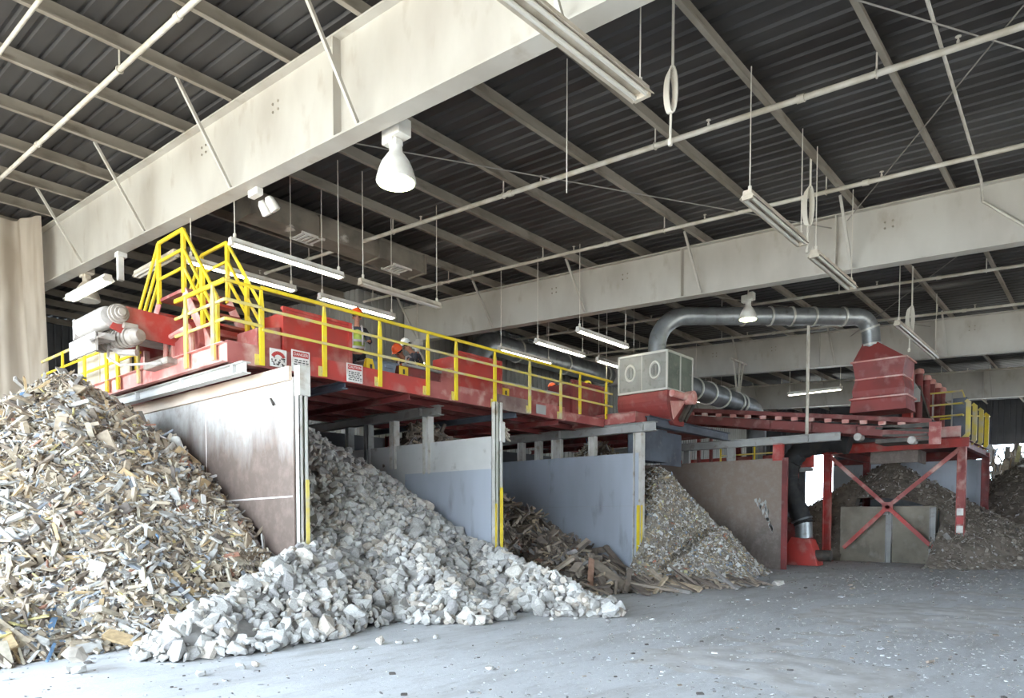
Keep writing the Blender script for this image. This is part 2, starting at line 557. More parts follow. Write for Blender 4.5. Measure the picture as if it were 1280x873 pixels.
        COL.objects.link(o)
        if parent is not None:
            o.parent = parent
        return o


def parent_world(o):
    p = V((0, 0, 0))
    while o is not None:
        p = p + o.location
        o = o.parent
    return p


def tag(o, label=None, cat=None, group=None, kind=None):
    if label:
        o['label'] = label
    if cat:
        o['category'] = cat
    if group:
        o['group'] = group
    if kind:
        o['kind'] = kind
    return o


def thing(name, loc, label, cat, group=None, kind='thing'):
    o = bpy.data.objects.new(name, None)
    o.empty_display_size = .2
    COL.objects.link(o)
    o.location = loc
    return tag(o, label, cat, group, kind)


def solo(mb, name, mats, label, cat, group=None, kind='thing', base=None, **k):
    """a thing that is one mesh; its origin is put at its base"""
    if base is None:
        xs = [v.x for v in mb.v]
        ys = [v.y for v in mb.v]
        base = V(((min(xs) + max(xs)) / 2, (min(ys) + max(ys)) / 2, min(v.z for v in mb.v)))
    base = V(base)
    mb.v = [v - base for v in mb.v]
    o = mb.build(name, mats, None, **k)
    o.location = base
    return tag(o, label, cat, group, kind)


def text_mesh(body, size, origin, xdir, ydir, name, mat, parent, depth=.002, align='CENTER'):
    cu = bpy.data.curves.new(name, 'FONT')
    cu.body = body
    cu.size = size
    cu.align_x = align
    cu.align_y = 'CENTER'
    cu.extrude = depth
    o = bpy.data.objects.new(name, cu)
    COL.objects.link(o)
    dg = bpy.context.evaluated_depsgraph_get()
    me = bpy.data.meshes.new_from_object(o.evaluated_get(dg))
    bpy.data.objects.remove(o)
    x, y = V(xdir).normalized(), V(ydir).normalized()
    z = x.cross(y)
    R = Matrix((x, y, z)).transposed().to_4x4()
    R.translation = V(origin) - parent_world(parent)
    me.transform(R)
    me.materials.clear()
    me.materials.append(MT[mat])
    ob = bpy.data.objects.new(name, me)
    COL.objects.link(ob)
    ob.parent = parent
    return ob


def arc(c, a, b, n, f0=0.0, f1=1.0):
    """quarter-ellipse from c+a to c+b"""
    out = []
    for i in range(n + 1):
        t = math.pi / 2 * (f0 + (f1 - f0) * i / n)
        out.append(V(c) + V(a) * math.cos(t) + V(b) * math.sin(t))
    return out


def rz(y):                       # underside of the purlins = top of the girders
    return 8.25 + .054 * y


Y0, Y1 = -14.0, 36.0
PUR = [10.2 + 1.82 * k for k in range(-12, 15)]

# ------------------------------------------------------------- the setting
mb = MB()
mb.box(-5.2, 52, Y0, Y1, -.3, 0)
fl = mb.build('floor', 'floor')
tag(fl, 'dusty grey concrete floor of the recycling shed', 'floor', kind='structure')

mb = MB()
mb.box(-60, -5.2, -60, 80, -.35, -.02)
mb.box(52, 110, -60, 80, -.35, -.02)
mb.box(-5.2, 52, -60, Y0, -.35, -.02)
tag(mb.build('ground', 'ground'), 'sunlit concrete yard outside the open shed', 'ground', kind='structure')

# ribbed roof deck
prof = []
x = -5.4
while x < 52.2:
    prof += [(x, 0), (x + .2, 0), (x + .225, .045), (x + .265, .045), (x + .29, 0)]
    x += .305
vs, fs = [], []
for x, dz in prof:
    vs.append(V((x, Y0, rz(Y0) + .255 + dz)))
    vs.append(V((x, Y1, rz(Y1) + .255 + dz)))
for i in range(len(prof) - 1):
    fs.append((2 * i, 2 * i + 1, 2 * i + 3, 2 * i + 2))
mb = MB()
mb.add(vs, fs)
tag(mb.build('ceiling', 'roof', fixn=False), 'dark ribbed metal roof deck above the purlins', 'ceiling', kind='structure')

for k, y in enumerate(PUR):
    mb = MB()
    mb.zbeam(V((-5.3, y, rz(y) + .127)), V((52, y, rz(y) + .127)), .25, .085, .012)
    o = mb.build('roof_purlin', 'purlin')
    tag(o, 'pale steel purlin running under the dark ribbed roof', 'purlin', 'purlins under the roof', 'structure')


def ribbed_wall(name, mat, p0, p1, z0, z1a, z1b, label, pitch=.3, d=.035):
    """vertical ribbed sheet from p0 to p1 (x, y), top sloping z1a to z1b"""
    a, b = V((*p0, 0)), V((*p1, 0))
    n = int((b - a).length / pitch)
    dr = (b - a).normalized()
    nr = V((-dr.y, dr.x, 0))
    pr = []
    for i in range(n):
        s = i * pitch
        pr += [(s, 0), (s + pitch * .62, 0), (s + pitch * .7, d), (s + pitch * .9, d), (s + pitch * .98, 0)]
    pr.append(((b - a).length, 0))
    L = (b - a).length
    vs, fs = [], []
    for s, o in pr:
        q = a + dr * s + nr * o
        vs += [q + V((0, 0, z0)), q + V((0, 0, z1a + (z1b - z1a) * s / L))]
    for i in range(len(pr) - 1):
        fs.append((2 * i, 2 * i + 1, 2 * i + 3, 2 * i + 2))
    mb = MB()
    mb.add(vs, fs)
    o = mb.build(name, mat, fixn=False)
    m = o.modifiers.new('thick', 'SOLIDIFY')
    m.thickness = .02
    return tag(o, label, 'wall', kind='structure')


ribbed_wall('wall_back', 'wall', (15.3, 20.3), (51.5, 20.3), 0, rz(20.3) + .25, rz(20.3) + .25, 'pale ribbed sheet wall behind the sorting platform')
ribbed_wall('wall_return', 'wall', (15.3, 36), (15.3, 20.3), 0, rz(36) + .25, rz(20.3) + .25, 'ribbed sheet wall running back from the platform')
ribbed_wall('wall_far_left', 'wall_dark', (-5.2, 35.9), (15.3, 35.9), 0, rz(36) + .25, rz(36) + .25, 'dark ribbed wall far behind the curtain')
# end wall with two tall openings onto the yard
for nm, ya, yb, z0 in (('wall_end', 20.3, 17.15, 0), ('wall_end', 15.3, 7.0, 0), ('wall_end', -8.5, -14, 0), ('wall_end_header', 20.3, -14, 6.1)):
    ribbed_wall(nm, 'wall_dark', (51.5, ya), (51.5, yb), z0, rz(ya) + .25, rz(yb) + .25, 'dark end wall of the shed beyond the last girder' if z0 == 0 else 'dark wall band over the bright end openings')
ribbed_wall('wall_right', 'wall', (51.5, -13.9), (24.0, -13.9), 0, rz(-14) + .25, rz(-14) + .25, 'pale ribbed side wall of the shed')
ribbed_wall('wall_right_front', 'wall', (9.0, -13.9), (-5.2, -13.9), 0, rz(-14) + .25, rz(-14) + .25, 'pale ribbed side wall behind the viewer')
ribbed_wall('wall_right_header', 'wall', (24.0, -13.9), (9.0, -13.9), 3.9, rz(-14) + .25, rz(-14) + .25, 'pale ribbed wall band over the side doorway')

for nm, ya, yb in (('wall_left_front', -2.0, -13.9), ('wall_left_rear', 35.9, 22.0)):
    ribbed_wall(nm, 'wall', (-5.2, ya), (-5.2, yb), 0, rz(ya) + .25, rz(yb) + .25, 'pale ribbed end wall beside the open mouth of the shed')
ribbed_wall('wall_left_header', 'wall', (-5.2, 22.0), (-5.2, -2.0), 7.0, rz(22) + .25, rz(-2) + .25, 'pale ribbed wall band over the open mouth of the shed')

# ------------------------------------------------------------ roof girders
GX = [6.5, 17.3, 28.4, 39.4]
GB = [6.78, 6.98, 6.96, 6.98]
GL = ['bright white roof girder nearest the viewer, crossing above the curtain', 'white roof girder crossing above the red hoppers and the grey fan box',
      'grey-white roof girder crossing behind the red suction hood', 'dim roof girder farthest back, above the end opening']
for gi, (gx, gb, gl) in enumerate(zip(GX, GB, GL)):
    ye = 35.5 if gi == 0 else 20.2
    ys = -13.5
    root = thing('roof_girder', (gx, ys, gb + .054 * ys), gl, 'girder', 'roof girders')
    zb = lambda y: gb + .054 * y
    mb = MB()
    a, b = V((gx, ys, 0)), V((gx, ye, 0))
    mb.loft([[V((gx - .008, y, zb(y))), V((gx + .008, y, zb(y))), V((gx + .008, y, rz(y) - .02)), V((gx - .008, y, rz(y) - .02))] for y in (ys, ye)])
    mb.build('web', 'white_steel', root)
    for nm, zf in (('bottom_flange', lambda y: zb(y) - .015), ('top_flange', lambda y: rz(y) - .018)):
        mb = MB()
        mb.bar((gx, ys, zf(ys)), (gx, ye, zf(ye)), .3, .03)
        mb.build(nm, 'white_steel', root)
    for y in ((9.0,) if gi == 0 else (5.15, 9.0)):
        mb = MB()
        for sx in (-1, 1):
            mb.box(gx + sx * .078 - .07, gx + sx * .078 + .07, y - .012, y + .012, zb(y), rz(y) - .03)
        mb.build('stiffener', 'white_steel', root)
    for y in PUR:
        if 1 < y < ye and (round((y - 10.2) / 1.82) % 2):
            for sx in ((-1, 1) if gi < 3 else (-1,)):
                mb = MB()
                p, q = V((gx + sx * .13, y + .03, zb(y) + .02)), V((gx + sx * 1.05, y + .03, rz(y) + .03))
                mb.cbeam(p, q, .05, .05, .008)
                mb.build('flange_brace', 'white_steel', root)
    if gi < 3:
        for y in (4.0, 10.7, 13.2):
            mb = MB()
            for dy in (0, .16):
                for dz in (0, .13):
                    mb.lathe((gx - .008, y + dy, rz(y) - .35 - dz), [(.022, 0), (.022, .014), (.012, .02)], 8, axis=(-1, 0, 0))
            mb.build('bolt_group', 'purlin', root)

# ---------------------------------------------------------- sprinkler pipes
PIP = [(3.24, 'thin pale sprinkler pipe under the roof before the near girder, outermost', .03),
       (4.55, 'pale sprinkler pipe crossing the purlins before the near girder', .04),
       (11.5, 'long pale sprinkler pipe crossing high between the first two girders, above the lit bell lamp', .048),
       (15.15, 'pale sprinkler pipe just before the second girder', .042),
       (22.3, 'sprinkler pipe just beyond the second girder, above the fat grey duct', .042),
       (26.3, 'sprinkler pipe just before the third girder, behind the fat grey duct', .042),
       (37.6, 'faint sprinkler pipe just before the farthest girder', .042)]
for i, (px_, lb, r) in enumerate(PIP):
    ye = 33 if px_ < 6 else 19.8
    root = thing('sprinkler_pipe', (px_, -10, 7.95 - .54), lb, 'pipe', 'sprinkler pipes')
    mb = MB()
    mb.tube([(px_, y, 7.95 + .054 * y) for y in (-10, 0, 10, ye)], r, 10)
    for y in range(-8, int(ye), 6):
        mb.tube([(px_, y - .06, 7.95 + .054 * (y - .06)), (px_, y + .06, 7.95 + .054 * (y + .06))], r * 1.35, 10)
    mb.build('pipe', 'pipe', root, smooth=True)
    for y in PUR:
        k = round((y - 10.2) / 1.82)
        if 0 < y < ye - .3:
            z = 7.95 + .054 * y
            if k % (2 if i > 1 else 4) == i % 2:
                mb = MB()
                mb.tube([(px_, y, z + r), (px_, y, z + .31)], .014, 6)
                mb.ring((px_, y, z), (0, 1, 0), r + .012, .012, 14, 5)
                mb.build('hanger', 'pipe', root)
            elif i > 1:
                mb = MB()
                yy = y + .8
                mb.lathe((px_, yy, z + .043 + r - .01), [(.022, 0), (.022, .05), (.012, .055), (.012, .09), (.04, .1), (.04, .106)], 8)
                mb.build('sprinkler_head', 'pipe', root)

# roof cross-bracing, wires and cables -----------------------------------
def rod(name, pts, r, mat, label, cat, group=None):
    mb = MB()
    mb.tube(pts, r, 6)
    return solo(mb, name, mat, label, cat, group)


for a, b, lb in (((11.37, 1.16, 8.2), (17.3, 4.94, 8.37), 'thin slanting brace wire from roof to second girder at upper right'),
                 ((6.6, 12.0, 8.62), (17.2, 5.25, 8.25), 'long thin brace wire passing behind the lit bell lamp'),
                 ((6.6, 4.8, 8.3), (17.2, -1.8, 8.0), 'thin brace wire across the top right roof corner'),
                 ((17.4, 12.0, 8.62), (28.3, 5.3, 8.3), 'thin brace wire between the second and third girders'),
                 ((17.4, 1.2, 8.1), (28.3, 7.9, 8.4), 'thin slanting brace wire ending on the third girder')):
    rod('brace_wire', [a, b], .012, 'wire', lb, 'wire', 'roof brace wires')
rod('conduit', [(8.0, 2.0, 8.16), (10.48, 2.08, 8.2), (16.6, 2.3, 8.22), (17.15, 2.34, 8.0), (17.2, 1.4, 7.1)], .025, 'pipe', 'pale conduit running along the roof to the second girder at the right', 'conduit')
for p, z0, lb in (((8.9, 6.6, 8.6), 6.6, 'thin hanging wire beside the big unlit fixture'), ((19.6, 12.9, 8.9), 5.3, 'thin hanging wire before the lit tubes over the hoppers'),
                  ((28.0, 7.0, 8.6), 6.2, 'thin hanging wire beside the fat grey duct')):
    rod('hanging_wire', [p, (p[0], p[1], z0)], .009, 'cable', lb, 'wire', 'hanging wires')


def cable_coil(x, y, z, s, label):
    root = thing('coiled_cable', (x, y, z - 1.3 * s), label, 'cable', 'coiled cables under the roof')
    mb = MB()
    mb.tube([(x, y, rz(y) + .05), (x, y, z)], .02, 6)
    mb.build('drop_cord', 'cable', root)
    mb = MB()
    for k in range(4):
        c = V((x + .02 * k, y + .03 * k, z - .42 * s))
        pts = [c + V((math.sin(t) * .11 * s * .5, -math.sin(t) * .11 * s * .55, math.cos(t) * (.42 - .02 * k) * s)) for t in [i * 2 * math.pi / 18 for i in range(19)]]
        mb.tube(pts, .016, 5, caps=False)
    mb.build('coil', 'cable', root, smooth=True)
    mb = MB()
    mb.tube([(x + .05, y + .05, z - .8 * s), (x + .06, y + .06, z - 1.3 * s)], .018, 6)
    mb.lathe((x + .06, y + .06, z - 1.38 * s), [(.03, 0), (.035, .06), (.02, .1)], 8)
    mb.build('plug', 'cable', root)


q = at(841, 82, y=4.7)
cable_coil(q.x, q.y, q.z, .72, 'coiled pale cable hanging by the end of the big unlit fixture')
q = at(1013, 232, y=4.75)
cable_coil(q.x, q.y, q.z, .9, 'looped pale cable hanging beside the unlit fixture before the second girder')
q = at(1140, 382, y=4.6)
cable_coil(q.x, q.y, q.z, .9, 'looped cable hanging before the third girder, right of the red hood')


# ----------------------------------------------------------- strip lights
def strip(p0, p1, lit, label, wide=.17, rods=(.04, .96), group='fluorescent strip lights', mat='fixture', rodtop=None):
    p0, p1 = V(p0), V(p1)
    root = thing('strip_light', (p0 + p1) / 2 + V((0, 0, -.05)), label, 'light fixture', group)
    d = (p1 - p0).normalized()
    w = wide / 2
    mb = MB()
    mb.sect(p0, p1, [(-w, 0), (-w, -.012), (-w * .5, .035), (w * .5, .035), (w, -.012), (w, 0), (w * .6, .05), (w * .55, .11), (-w * .55, .11), (-w * .6, .05)])
    mb.build('housing', mat, root)
    r, u = d.cross(V((0, 0, 1))), V((0, 0, 1))
    for s in (-1, 1):
        mb = MB()
        o = r * s * w * .5 + u * -.005
        mb.tube([p0 + d * .06 + o, p1 - d * .06 + o], .026, 8)
        mb.build('tube', lit if lit else 'tube_off', root, smooth=True)
    for e, s in ((p0, 1), (p1, -1)):
        mb = MB()
        c = e + d * s * .035 + u * .01
        mb.bar(c - r * w * .72, c + r * w * .72, .06, .075)
        mb.build('tube_socket', mat, root)
    for t in rods:
        c = p0.lerp(p1, t)
        mb = MB()
        top = rodtop if rodtop else rz(c.y) + .1
        mb.tube([c + u * .1, (c.x, c.y, top)], .009, 6)
        mb.tube([c + u * .1, c + u * .2 + d * .0], .03, 6)
        mb.build('hanger_rod', 'cable', root)
    return root


LZ = 6.65
strip((6.56, 12.5, LZ), (9.03, 12.5, LZ), 'tube_lit', 'lit strip light above the stairs, upper of the two long ones there')
strip((6.45, 14.0, LZ), (8.85, 14.0, LZ), 'tube_lit', 'lit strip light partly behind the yellow stair rails')
strip((9.46, 14.0, LZ), (11.66, 14.0, LZ), 'tube_lit', 'lit strip light above the worker beside the first red hopper')
strip((15.8, 14.2, LZ), (18.3, 14.2, LZ), 'tube_lit', 'lit strip light above the third hopper, lowest of the row of three')
strip((15.8, 12.8, LZ), (18.2, 12.8, LZ), 'tube_lit', 'lit strip light above the third hopper, middle of the row of three')
strip((15.6, 11.2, LZ), (18.1, 11.2, LZ), 'tube_lit', 'lit strip light above the third hopper, highest of the row of three')
strip((18.9, 12.8, LZ), (21.2, 12.8, LZ), 'tube_lit', 'lit strip light half hidden behind the grey fan box')
strip((5.8, 18.5, LZ), (5.86, 16.3, LZ), 'tube_cool', 'lit strip light under the near girder beside the curtain', wide=.26, rods=())
strip((29.2, 10.5, LZ), (29.2, 8.4, LZ), 'tube_lit', 'lit strip light far back beyond the long red conveyor')
strip((27.9, 13.9, LZ), (28.9, 13.9, LZ), 'tube_lit', 'short lit strip light far back beside the sloping duct')
strip((33.0, 15.6, LZ), (34.2, 15.6, LZ), 'tube_lit', 'tiny lit strip light far back just above the conveyor')
strip((6.3, 16.0, LZ + .1), (6.3, 14.1, LZ + .1), None, 'unlit strip light under the near girder left of the stairs', mat='fixture_grey', rods=())
strip((9.46, 12.5, LZ), (11.8, 12.5, LZ), None, 'unlit strip light following the lit one above the first hopper', mat='fixture_grey')
strip((5.15, 4.6, LZ), (7.6, 4.5, LZ), None, 'big unlit strip light crossing under the near girder', wide=.3, mat='fixture_grey', rods=(.1, .97))
strip((10.8, 4.55, LZ - .07), (13.3, 4.55, LZ - .07), None, 'unlit strip light hanging before the second girder, nearer one of the pair', wide=.24, mat='fixture_grey')
strip((13.9, 4.55, LZ - .1), (16.4, 4.55, LZ - .1), None, 'unlit strip light reaching under the second girder, farther one of the pair', wide=.24, mat='fixture_grey')
strip((20.5, 4.6, LZ), (25.6, 4.6, LZ), None, 'unlit strip light right of the red suction hood', wide=.2, mat='fixture_grey')


def bell(x, y, z, r, lit, label, ztop):
    """z: rim of the bell"""
    root = thing('bell_lamp', (x, y, z), label, 'lamp', 'bell lamps')
    s = r / .28
    mb = MB()
    mb.lathe((x, y, z), [(.272 * s, 0), (.285 * s, .01 * s), (.28 * s, .05 * s), (.25 * s, .16 * s), (.2 * s, .28 * s), (.13 * s, .38 * s), (.095 * s, .42 * s), (.09 * s, .5 * s), (.05 * s, .52 * s)], 28)
    mb.build('lamp_shade', 'fixture' if lit else 'fixture_grey', root, smooth=True)
    mb = MB()
    mb.lathe((x, y, z - .012), [(.26 * s, 0), (.262 * s, .015)], 28)
    mb.build('lens', 'lamp_lit' if lit else 'tube_off', root)
    mb = MB()
    mb.box(x - .12 * s, x + .12 * s, y - .2 * s, y - .02 * s, z + .6 * s, z + .84 * s)
    mb.box(x - .1 * s, x + .1 * s, y - .02 * s, y + .2 * s, z + .55 * s, z + .78 * s)
    mb.box(x - .07 * s, x + .07 * s, y - .08 * s, y + .08 * s, z + .5 * s, z + .6 * s)
    mb.build('ballast_box', 'fixture' if lit else 'fixture_grey', root, bevel=.012)
    mb = MB()
    mb.tube([(x, y, z + .78 * s), (x, y, ztop)], .016, 8)
    mb.build('stem', 'pipe', root)


bell(6.92, 8.25, 6.56, .29, True, 'large lit white bell lamp hanging below the near girder', 8.75)
bell(19.75, 8.25, 7.28, .245, True, 'lit bell lamp before the fat horizontal duct', 8.75)
bell(16.5, 18.6, 7.0, .26, True, 'small lit bell lamp far back above the workers', 9.3)
bell(6.75, 20.2, 7.2, .3, False, 'unlit dusty bell lamp beside the curtain edge', 9.4)

# small fittings under the near girder
q = at(150, 322, x=6.3)
root = thing('white_bracket', (6.3, q.y, q.z - .5), 'white box bracket hanging from the near girder left of the stairs', 'bracket')
mb = MB()
mb.box(6.24, 6.36, q.y - .06, q.y + .06, q.z - .5, q.z)
mb.build('post', 'fixture', root, bevel=.006)
mb = MB()
mb.box(6.22, 6.42, q.y - .09, q.y + .09, q.z, q.z + .1)
mb.build('cap', 'fixture', root, bevel=.006)
q = at(328, 226, x=6.75)
zg = GB[0] + .054 * q.y - .03
root = thing('emergency_light', (6.75, q.y, zg - .35), 'small twin-head white emergency light under the near girder', 'light fixture')
mb = MB()
mb.box(6.55, 6.68, q.y - .15, q.y + .15, zg - .12, zg)
mb.build('mount_box', 'fixture', root, bevel=.01)
for k in (-1, 1):
    mb = MB()
    c = V((6.78, q.y + .11 * k, zg - .1))
    ax = V((.55, -.3 * 0 + .1 * k, -.75)).normalized()
    mb.lathe(c, [(.05, 0), (.085, .06), (.095, .2), (.095, .24), (.07, .26)], 14, axis=ax)
    mb.build('lamp_head', 'fixture', root, smooth=True)

# dusty rectangular duct under the roof
root = thing('rectangular_duct', (8.0, 15.2, 8.2), 'dusty rectangular air duct with peeling patches under the roof behind the strip lights', 'duct')
mb = MB()
mb.box(8.4, 13.6, 15.0, 15.64, 8.5, 8.96)
mb.build('duct_run', 'rect_duct', root)
for xx in (8.4, 10.2, 12.0, 13.6):
    mb = MB()
    mb.box(xx - .03, xx + .03, 14.96, 15.68, 8.46, 9.0)
    mb.build('flange', 'rect_duct', root)
for xx in (9.8, 12.6):
    mb = MB()
    for k in range(5):
        mb.bar((xx + .12 * k, 15.08, 8.48), (xx + .12 * k, 15.55, 8.48), .07, .02)
    mb.box(xx - .08, xx + .56, 15.04, 15.08, 8.45, 8.5)
    mb.box(xx - .08, xx + .56, 15.55, 15.59, 8.45, 8.5)
    mb.build('vent', 'fixture', root)

# curtain ---------------------------------------------------------------
mb = MB()
a, d = V((6.2, 21.6, 0)), V((-.6546, .756, 0))
nm = V((-.756, -.6546, 0))
NX, NZ = 90, 24
L = 4.6
for i in range(NX + 1):
    for j in range(NZ + 1):
        s, t = i / NX, j / NZ
        w = (.10 + .10 * (1 - t)) * (math.sin(s * 26 + .5 * math.sin(3 * t)) + .5 * math.sin(s * 57 + 1))
        p = a + d * (s * L - .35 * (1 - t) * (1 - s)) + nm * w
        ztop = rz(p.y) + .1 - .25 * math.sin(min(1, s * 3) * math.pi) * .4
        mb.v.append(V((p.x, p.y, .0 + t * ztop)))
for i in range(NX):
    for j in range(NZ):
        k = i * (NZ + 1) + j
        mb.f.append((k, k + NZ + 1, k + NZ + 2, k + 1))
        mb.m.append(0)
solo(mb, 'dust_curtain', 'curtain', 'sheer beige dust curtain hanging from the roof beside the near girder', 'curtain', smooth=True, fixn=False)


# ----------------------------------------------------- bay partition walls
def cpost(mb, x, y, z0, z1, w=.16, d=.12, t=.014):
    """two-channel post with a slot, open face towards -y"""
    for s in (-1, 1):
        xa = x + s * w * .5
        xb = x + s * w * .14
        mb.box(min(xa, xb), max(xa, xb), y, y + t, z0, z1)
        mb.box(min(xa, xa - s * t), max(xa, xa - s * t), y, y + d, z0, z1)
    mb.box(x - w * .5, x + w * .5, y + d - t, y + d, z0, z1)
    return mb


# wall one: bright scuffed plate beside the wood heap
X1 = 6.4
root = thing('bay_partition', (X1, 10.2, 0), 'scuffed white and rusty steel partition wall between the wood heap and the rubble bay', 'partition', 'bay partition walls')
mb = MB()
mb.box(X1 - .02, X1 + .02, 10.2, 17.2, 0, 3.9)
mb.build('steel_plate', 'wall_one', root)
mb = MB()
mb.bar((X1 - .05, 10.22, 3.96), (X1 - .05, 17.2, 3.96), .06, .22)
mb.build('top_board', M('dusty_top_board', (214, 196, 178), (196, 170, 150), scale=3, rough=.8, stretch=(1, .3, 1)), root)
mb = MB()
mb.box(X1 - .026, X1 - .018, 13.15, 13.18, 0, 3.85)
mb.bar((X1 - .022, 10.24, 1.98), (X1 - .022, 13.15, 1.93), .006, .025)
mb.build('weld_seam', M('pale_weld', (222, 214, 206), rough=.7), root)
mb = MB()
cpost(mb, X1 + .1, 10.08, 0, 3.62, w=.17)
mb.build('end_post', 'light_steel', root)
mb = MB()
mb.box(X1 + .005, X1 + .21, 10.04, 10.2, 3.6, 4.08)
mb.build('post_bracket', 'light_steel', root, bevel=.006)
mb = MB()
mb.box(X1 + .12, X1 + .185, 10.068, 10.08, .6, 2.25)
mb.build('safety_stripe', 'yellow_dusty', root)
mb = MB()
mb.tube([(X1 - .03, 10.85, 3.62), (X1 - .06, 10.72, 3.5)], .02, 6)
mb.build('hook', 'dark_metal', root)

# wall two
X2 = 11.45
root = thing('bay_partition', (X2, 10.4, 0), 'pale grey steel partition wall behind the rubble slope, with open top between studs', 'partition', 'bay partition walls')
mb = MB()
mb.box(X2 - .012, X2 + .012, 10.5, 16.5, 0, 3.42)
mb.build('upper_plate', 'pale_plate', root)
mb = MB()
mb.box(X2 - .035, X2 - .012, 10.42, 13.35, 0, 2.71)
mb.build('lower_plate', 'blue_plate', root)
mb = MB()
cpost(mb, X2 + .02, 10.3, 0, 4.14, w=.24)
mb.build('end_post', 'light_steel', root)
mb = MB()
mb.box(X2 + .01, X2 + .16, 10.25, 10.3, 3.28, 3.72)
mb.build('post_bracket', 'light_steel', root, bevel=.006)
mb = MB()
mb.box(X2 - .115, X2 - .06, 10.288, 10.3, .3, 1.95)
mb.box(X2 + .04, X2 + .13, 10.285, 10.3, .2, 2.3)
mb.build('safety_stripe', 'yellow', root)
mb = MB()
mb.ibeam((X2, 12.1, 4.15), (X2, 17.5, 4.15), .23, .2)
mb.box(X2 - .1, X2 + .1, 12.74, 12.76, 4.05, 4.25)
mb.build('top_beam', 'grey_steel', root)
for px_, w in ((535, .2), (493, .18), (461, .18), (437, .16)):
    y = at(px_, 540, x=X2).y
    mb = MB()
    mb.ibeam((X2, y, 2.68 if px_ > 500 else 2.85), (X2, y, 4.04), w, .18, up=(0, 1, 0))
    mb.build('stud', 'light_steel' if px_ > 480 else 'grey_steel', root)

# wall three
X3 = 17.13
root = thing('bay_partition', (X3, 10.1, 0), 'blue-grey steel partition wall behind the heap of broken boards', 'partition', 'bay partition walls')
mb = MB()
mb.box(X3 - .015, X3 + .015, 10.2, 16.8, 0, 3.45)
mb.build('steel_plate', 'blue_plate', root)
mb = MB()
mb.box(X3 - .018, X3 - .014, 10.25, 16.6, 1.98, 1.985)
mb.box(X3 - .018, X3 - .014, 13.36, 13.365, 0, 3.45)
mb.box(X3 - .018, X3 - .014, 14.9, 14.905, 0, 3.45)
mb.build('plate_seam', 'grey_steel', root)
mb = MB()
mb.ibeam((X3, 10.2, 0), (X3, 10.2, 4.0), .26, .2, up=(0, 1, 0))
mb.build('end_post', 'light_steel', root)
mb = MB()
mb.box(X3 - .09, X3 - .02, 10.06, 10.075, .05, 2.0)
mb.box(X3 - .105, X3 - .1, 10.1, 10.2, .05, 2.0)
mb.build('safety_stripe', 'yellow', root)
mb = MB()
mb.ibeam((X3, 9.68, 4.14), (X3, 17.5, 4.14), .25, .22)
for y in (10.05, 12.9):
    mb.box(X3 - .11, X3 + .11, y - .01, y + .01, 4.03, 4.25)
mb.build('top_beam', 'grey_steel', root)
for px_ in (741, 696.5, 673.5, 652):
    y = at(px_, 560, x=X3).y
    mb = MB()
    mb.ibeam((X3, y, 3.44), (X3, y, 4.02), .22 if px_ != 696.5 else .34, .16, up=(0, 1, 0))
    mb.build('stud', 'light_steel', root)

# wall four
X4 = 22.9
root = thing('bay_partition', (X4, 8.6, 0), 'rusty brown steel partition wall behind the cone of shredded waste', 'partition', 'bay partition walls')
mb = MB()
ye = at(977, 640, x=X4).y
mb.box(X4 - .015, X4 + .015, ye, 16, 0, 3.58)
mb.build('steel_plate', 'brown_plate', root)
mb = MB()
mb.box(X4 - .03, X4 + .09, ye - .16, ye, 0, 3.58)
mb.build('end_post', 'red_dark', root)
mb = MB()
mb.box(X4 - .05, X4 + .1, ye - .02, ye + .3, 3.5, 4.05)
mb.build('red_stub_post', 'red', root)
mb = MB()
mb.ibeam((X4, 6.62, 4.14), (X4, 16.5, 4.14), .25, .22)
mb.box(X4 - .11, X4 + .11, 7.55, 7.57, 4.03, 4.25)
mb.build('top_beam', 'grey_steel', root)
for px_ in (914, 858):
    y = at(px_, 565, x=X4).y
    mb = MB()
    mb.ibeam((X4, y, 3.57), (X4, y, 4.02), .26, .16, up=(0, 1, 0))
    mb.build('stud', 'grey_steel', root)
mb = MB()
rr = random.Random(5)
for k in range(34):
    t = rr.random()
    yy, zz = ye + .28 + .5 * t * rr.uniform(.5, 1.2), 1.25 + 1.0 * t
    w_ = rr.uniform(.015, .05)
    mb.extr([(X4 - .016, yy - w_, zz), (X4 - .016, yy, zz - rr.uniform(.04, .13)), (X4 - .016, yy + w_, zz + .02), (X4 - .016, yy, zz + rr.uniform(.04, .12))], (-.002, 0, 0))
mb.build('paint_smear', 'pale_plate', root)

# added wall across the bay backs, raised and dark to stand in for shade
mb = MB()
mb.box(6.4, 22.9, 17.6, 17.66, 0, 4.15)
tag(mb.build('wall_bay_back_shade', 'wall_dark'), 'added wall closing the backs of the bays, coloured dark to stand in for shade', 'wall', kind='structure')

# ------------------------------------------------------- sorting platform
YD = 11.2
root = thing('sorting_platform', (12, 14, 4.2), 'long raised red steel sorting platform over the bays', 'platform')
mb = MB()
mb.box(5.9, 22.9, YD + .05, 17.4, 4.4, 4.45)
mb.box(X3, 22.9, 10.25, YD + .05, 4.4, 4.45)
mb.build('deck_plate', 'red_dusty', root)
mb = MB()
for xa, xb, mt in ((5.81, 7.2, 'red_dusty'), (7.2, 10.2, 'red'), (10.2, 12.4, 'red_dusty'), (12.4, 13.6, 'rust_grey'), (13.6, 15.05, 'red_dusty')):
    mb = MB()
    mb.cbeam((xa, YD, 4.375), (xb, YD, 4.375), .35, .09, flip=-1)
    mb.build('front_edge_beam', mt, root)
mb = MB()
mb.cbeam((5.81, YD, 4.35), (5.81, 20.6, 4.35), .32, .1, flip=-1)
mb.build('end_edge_beam', 'red_pink', root)
mb = MB()
mb.ibeam((6.0, 10.95, 4.1), (6.0, 17.2, 4.1), .19, .16)
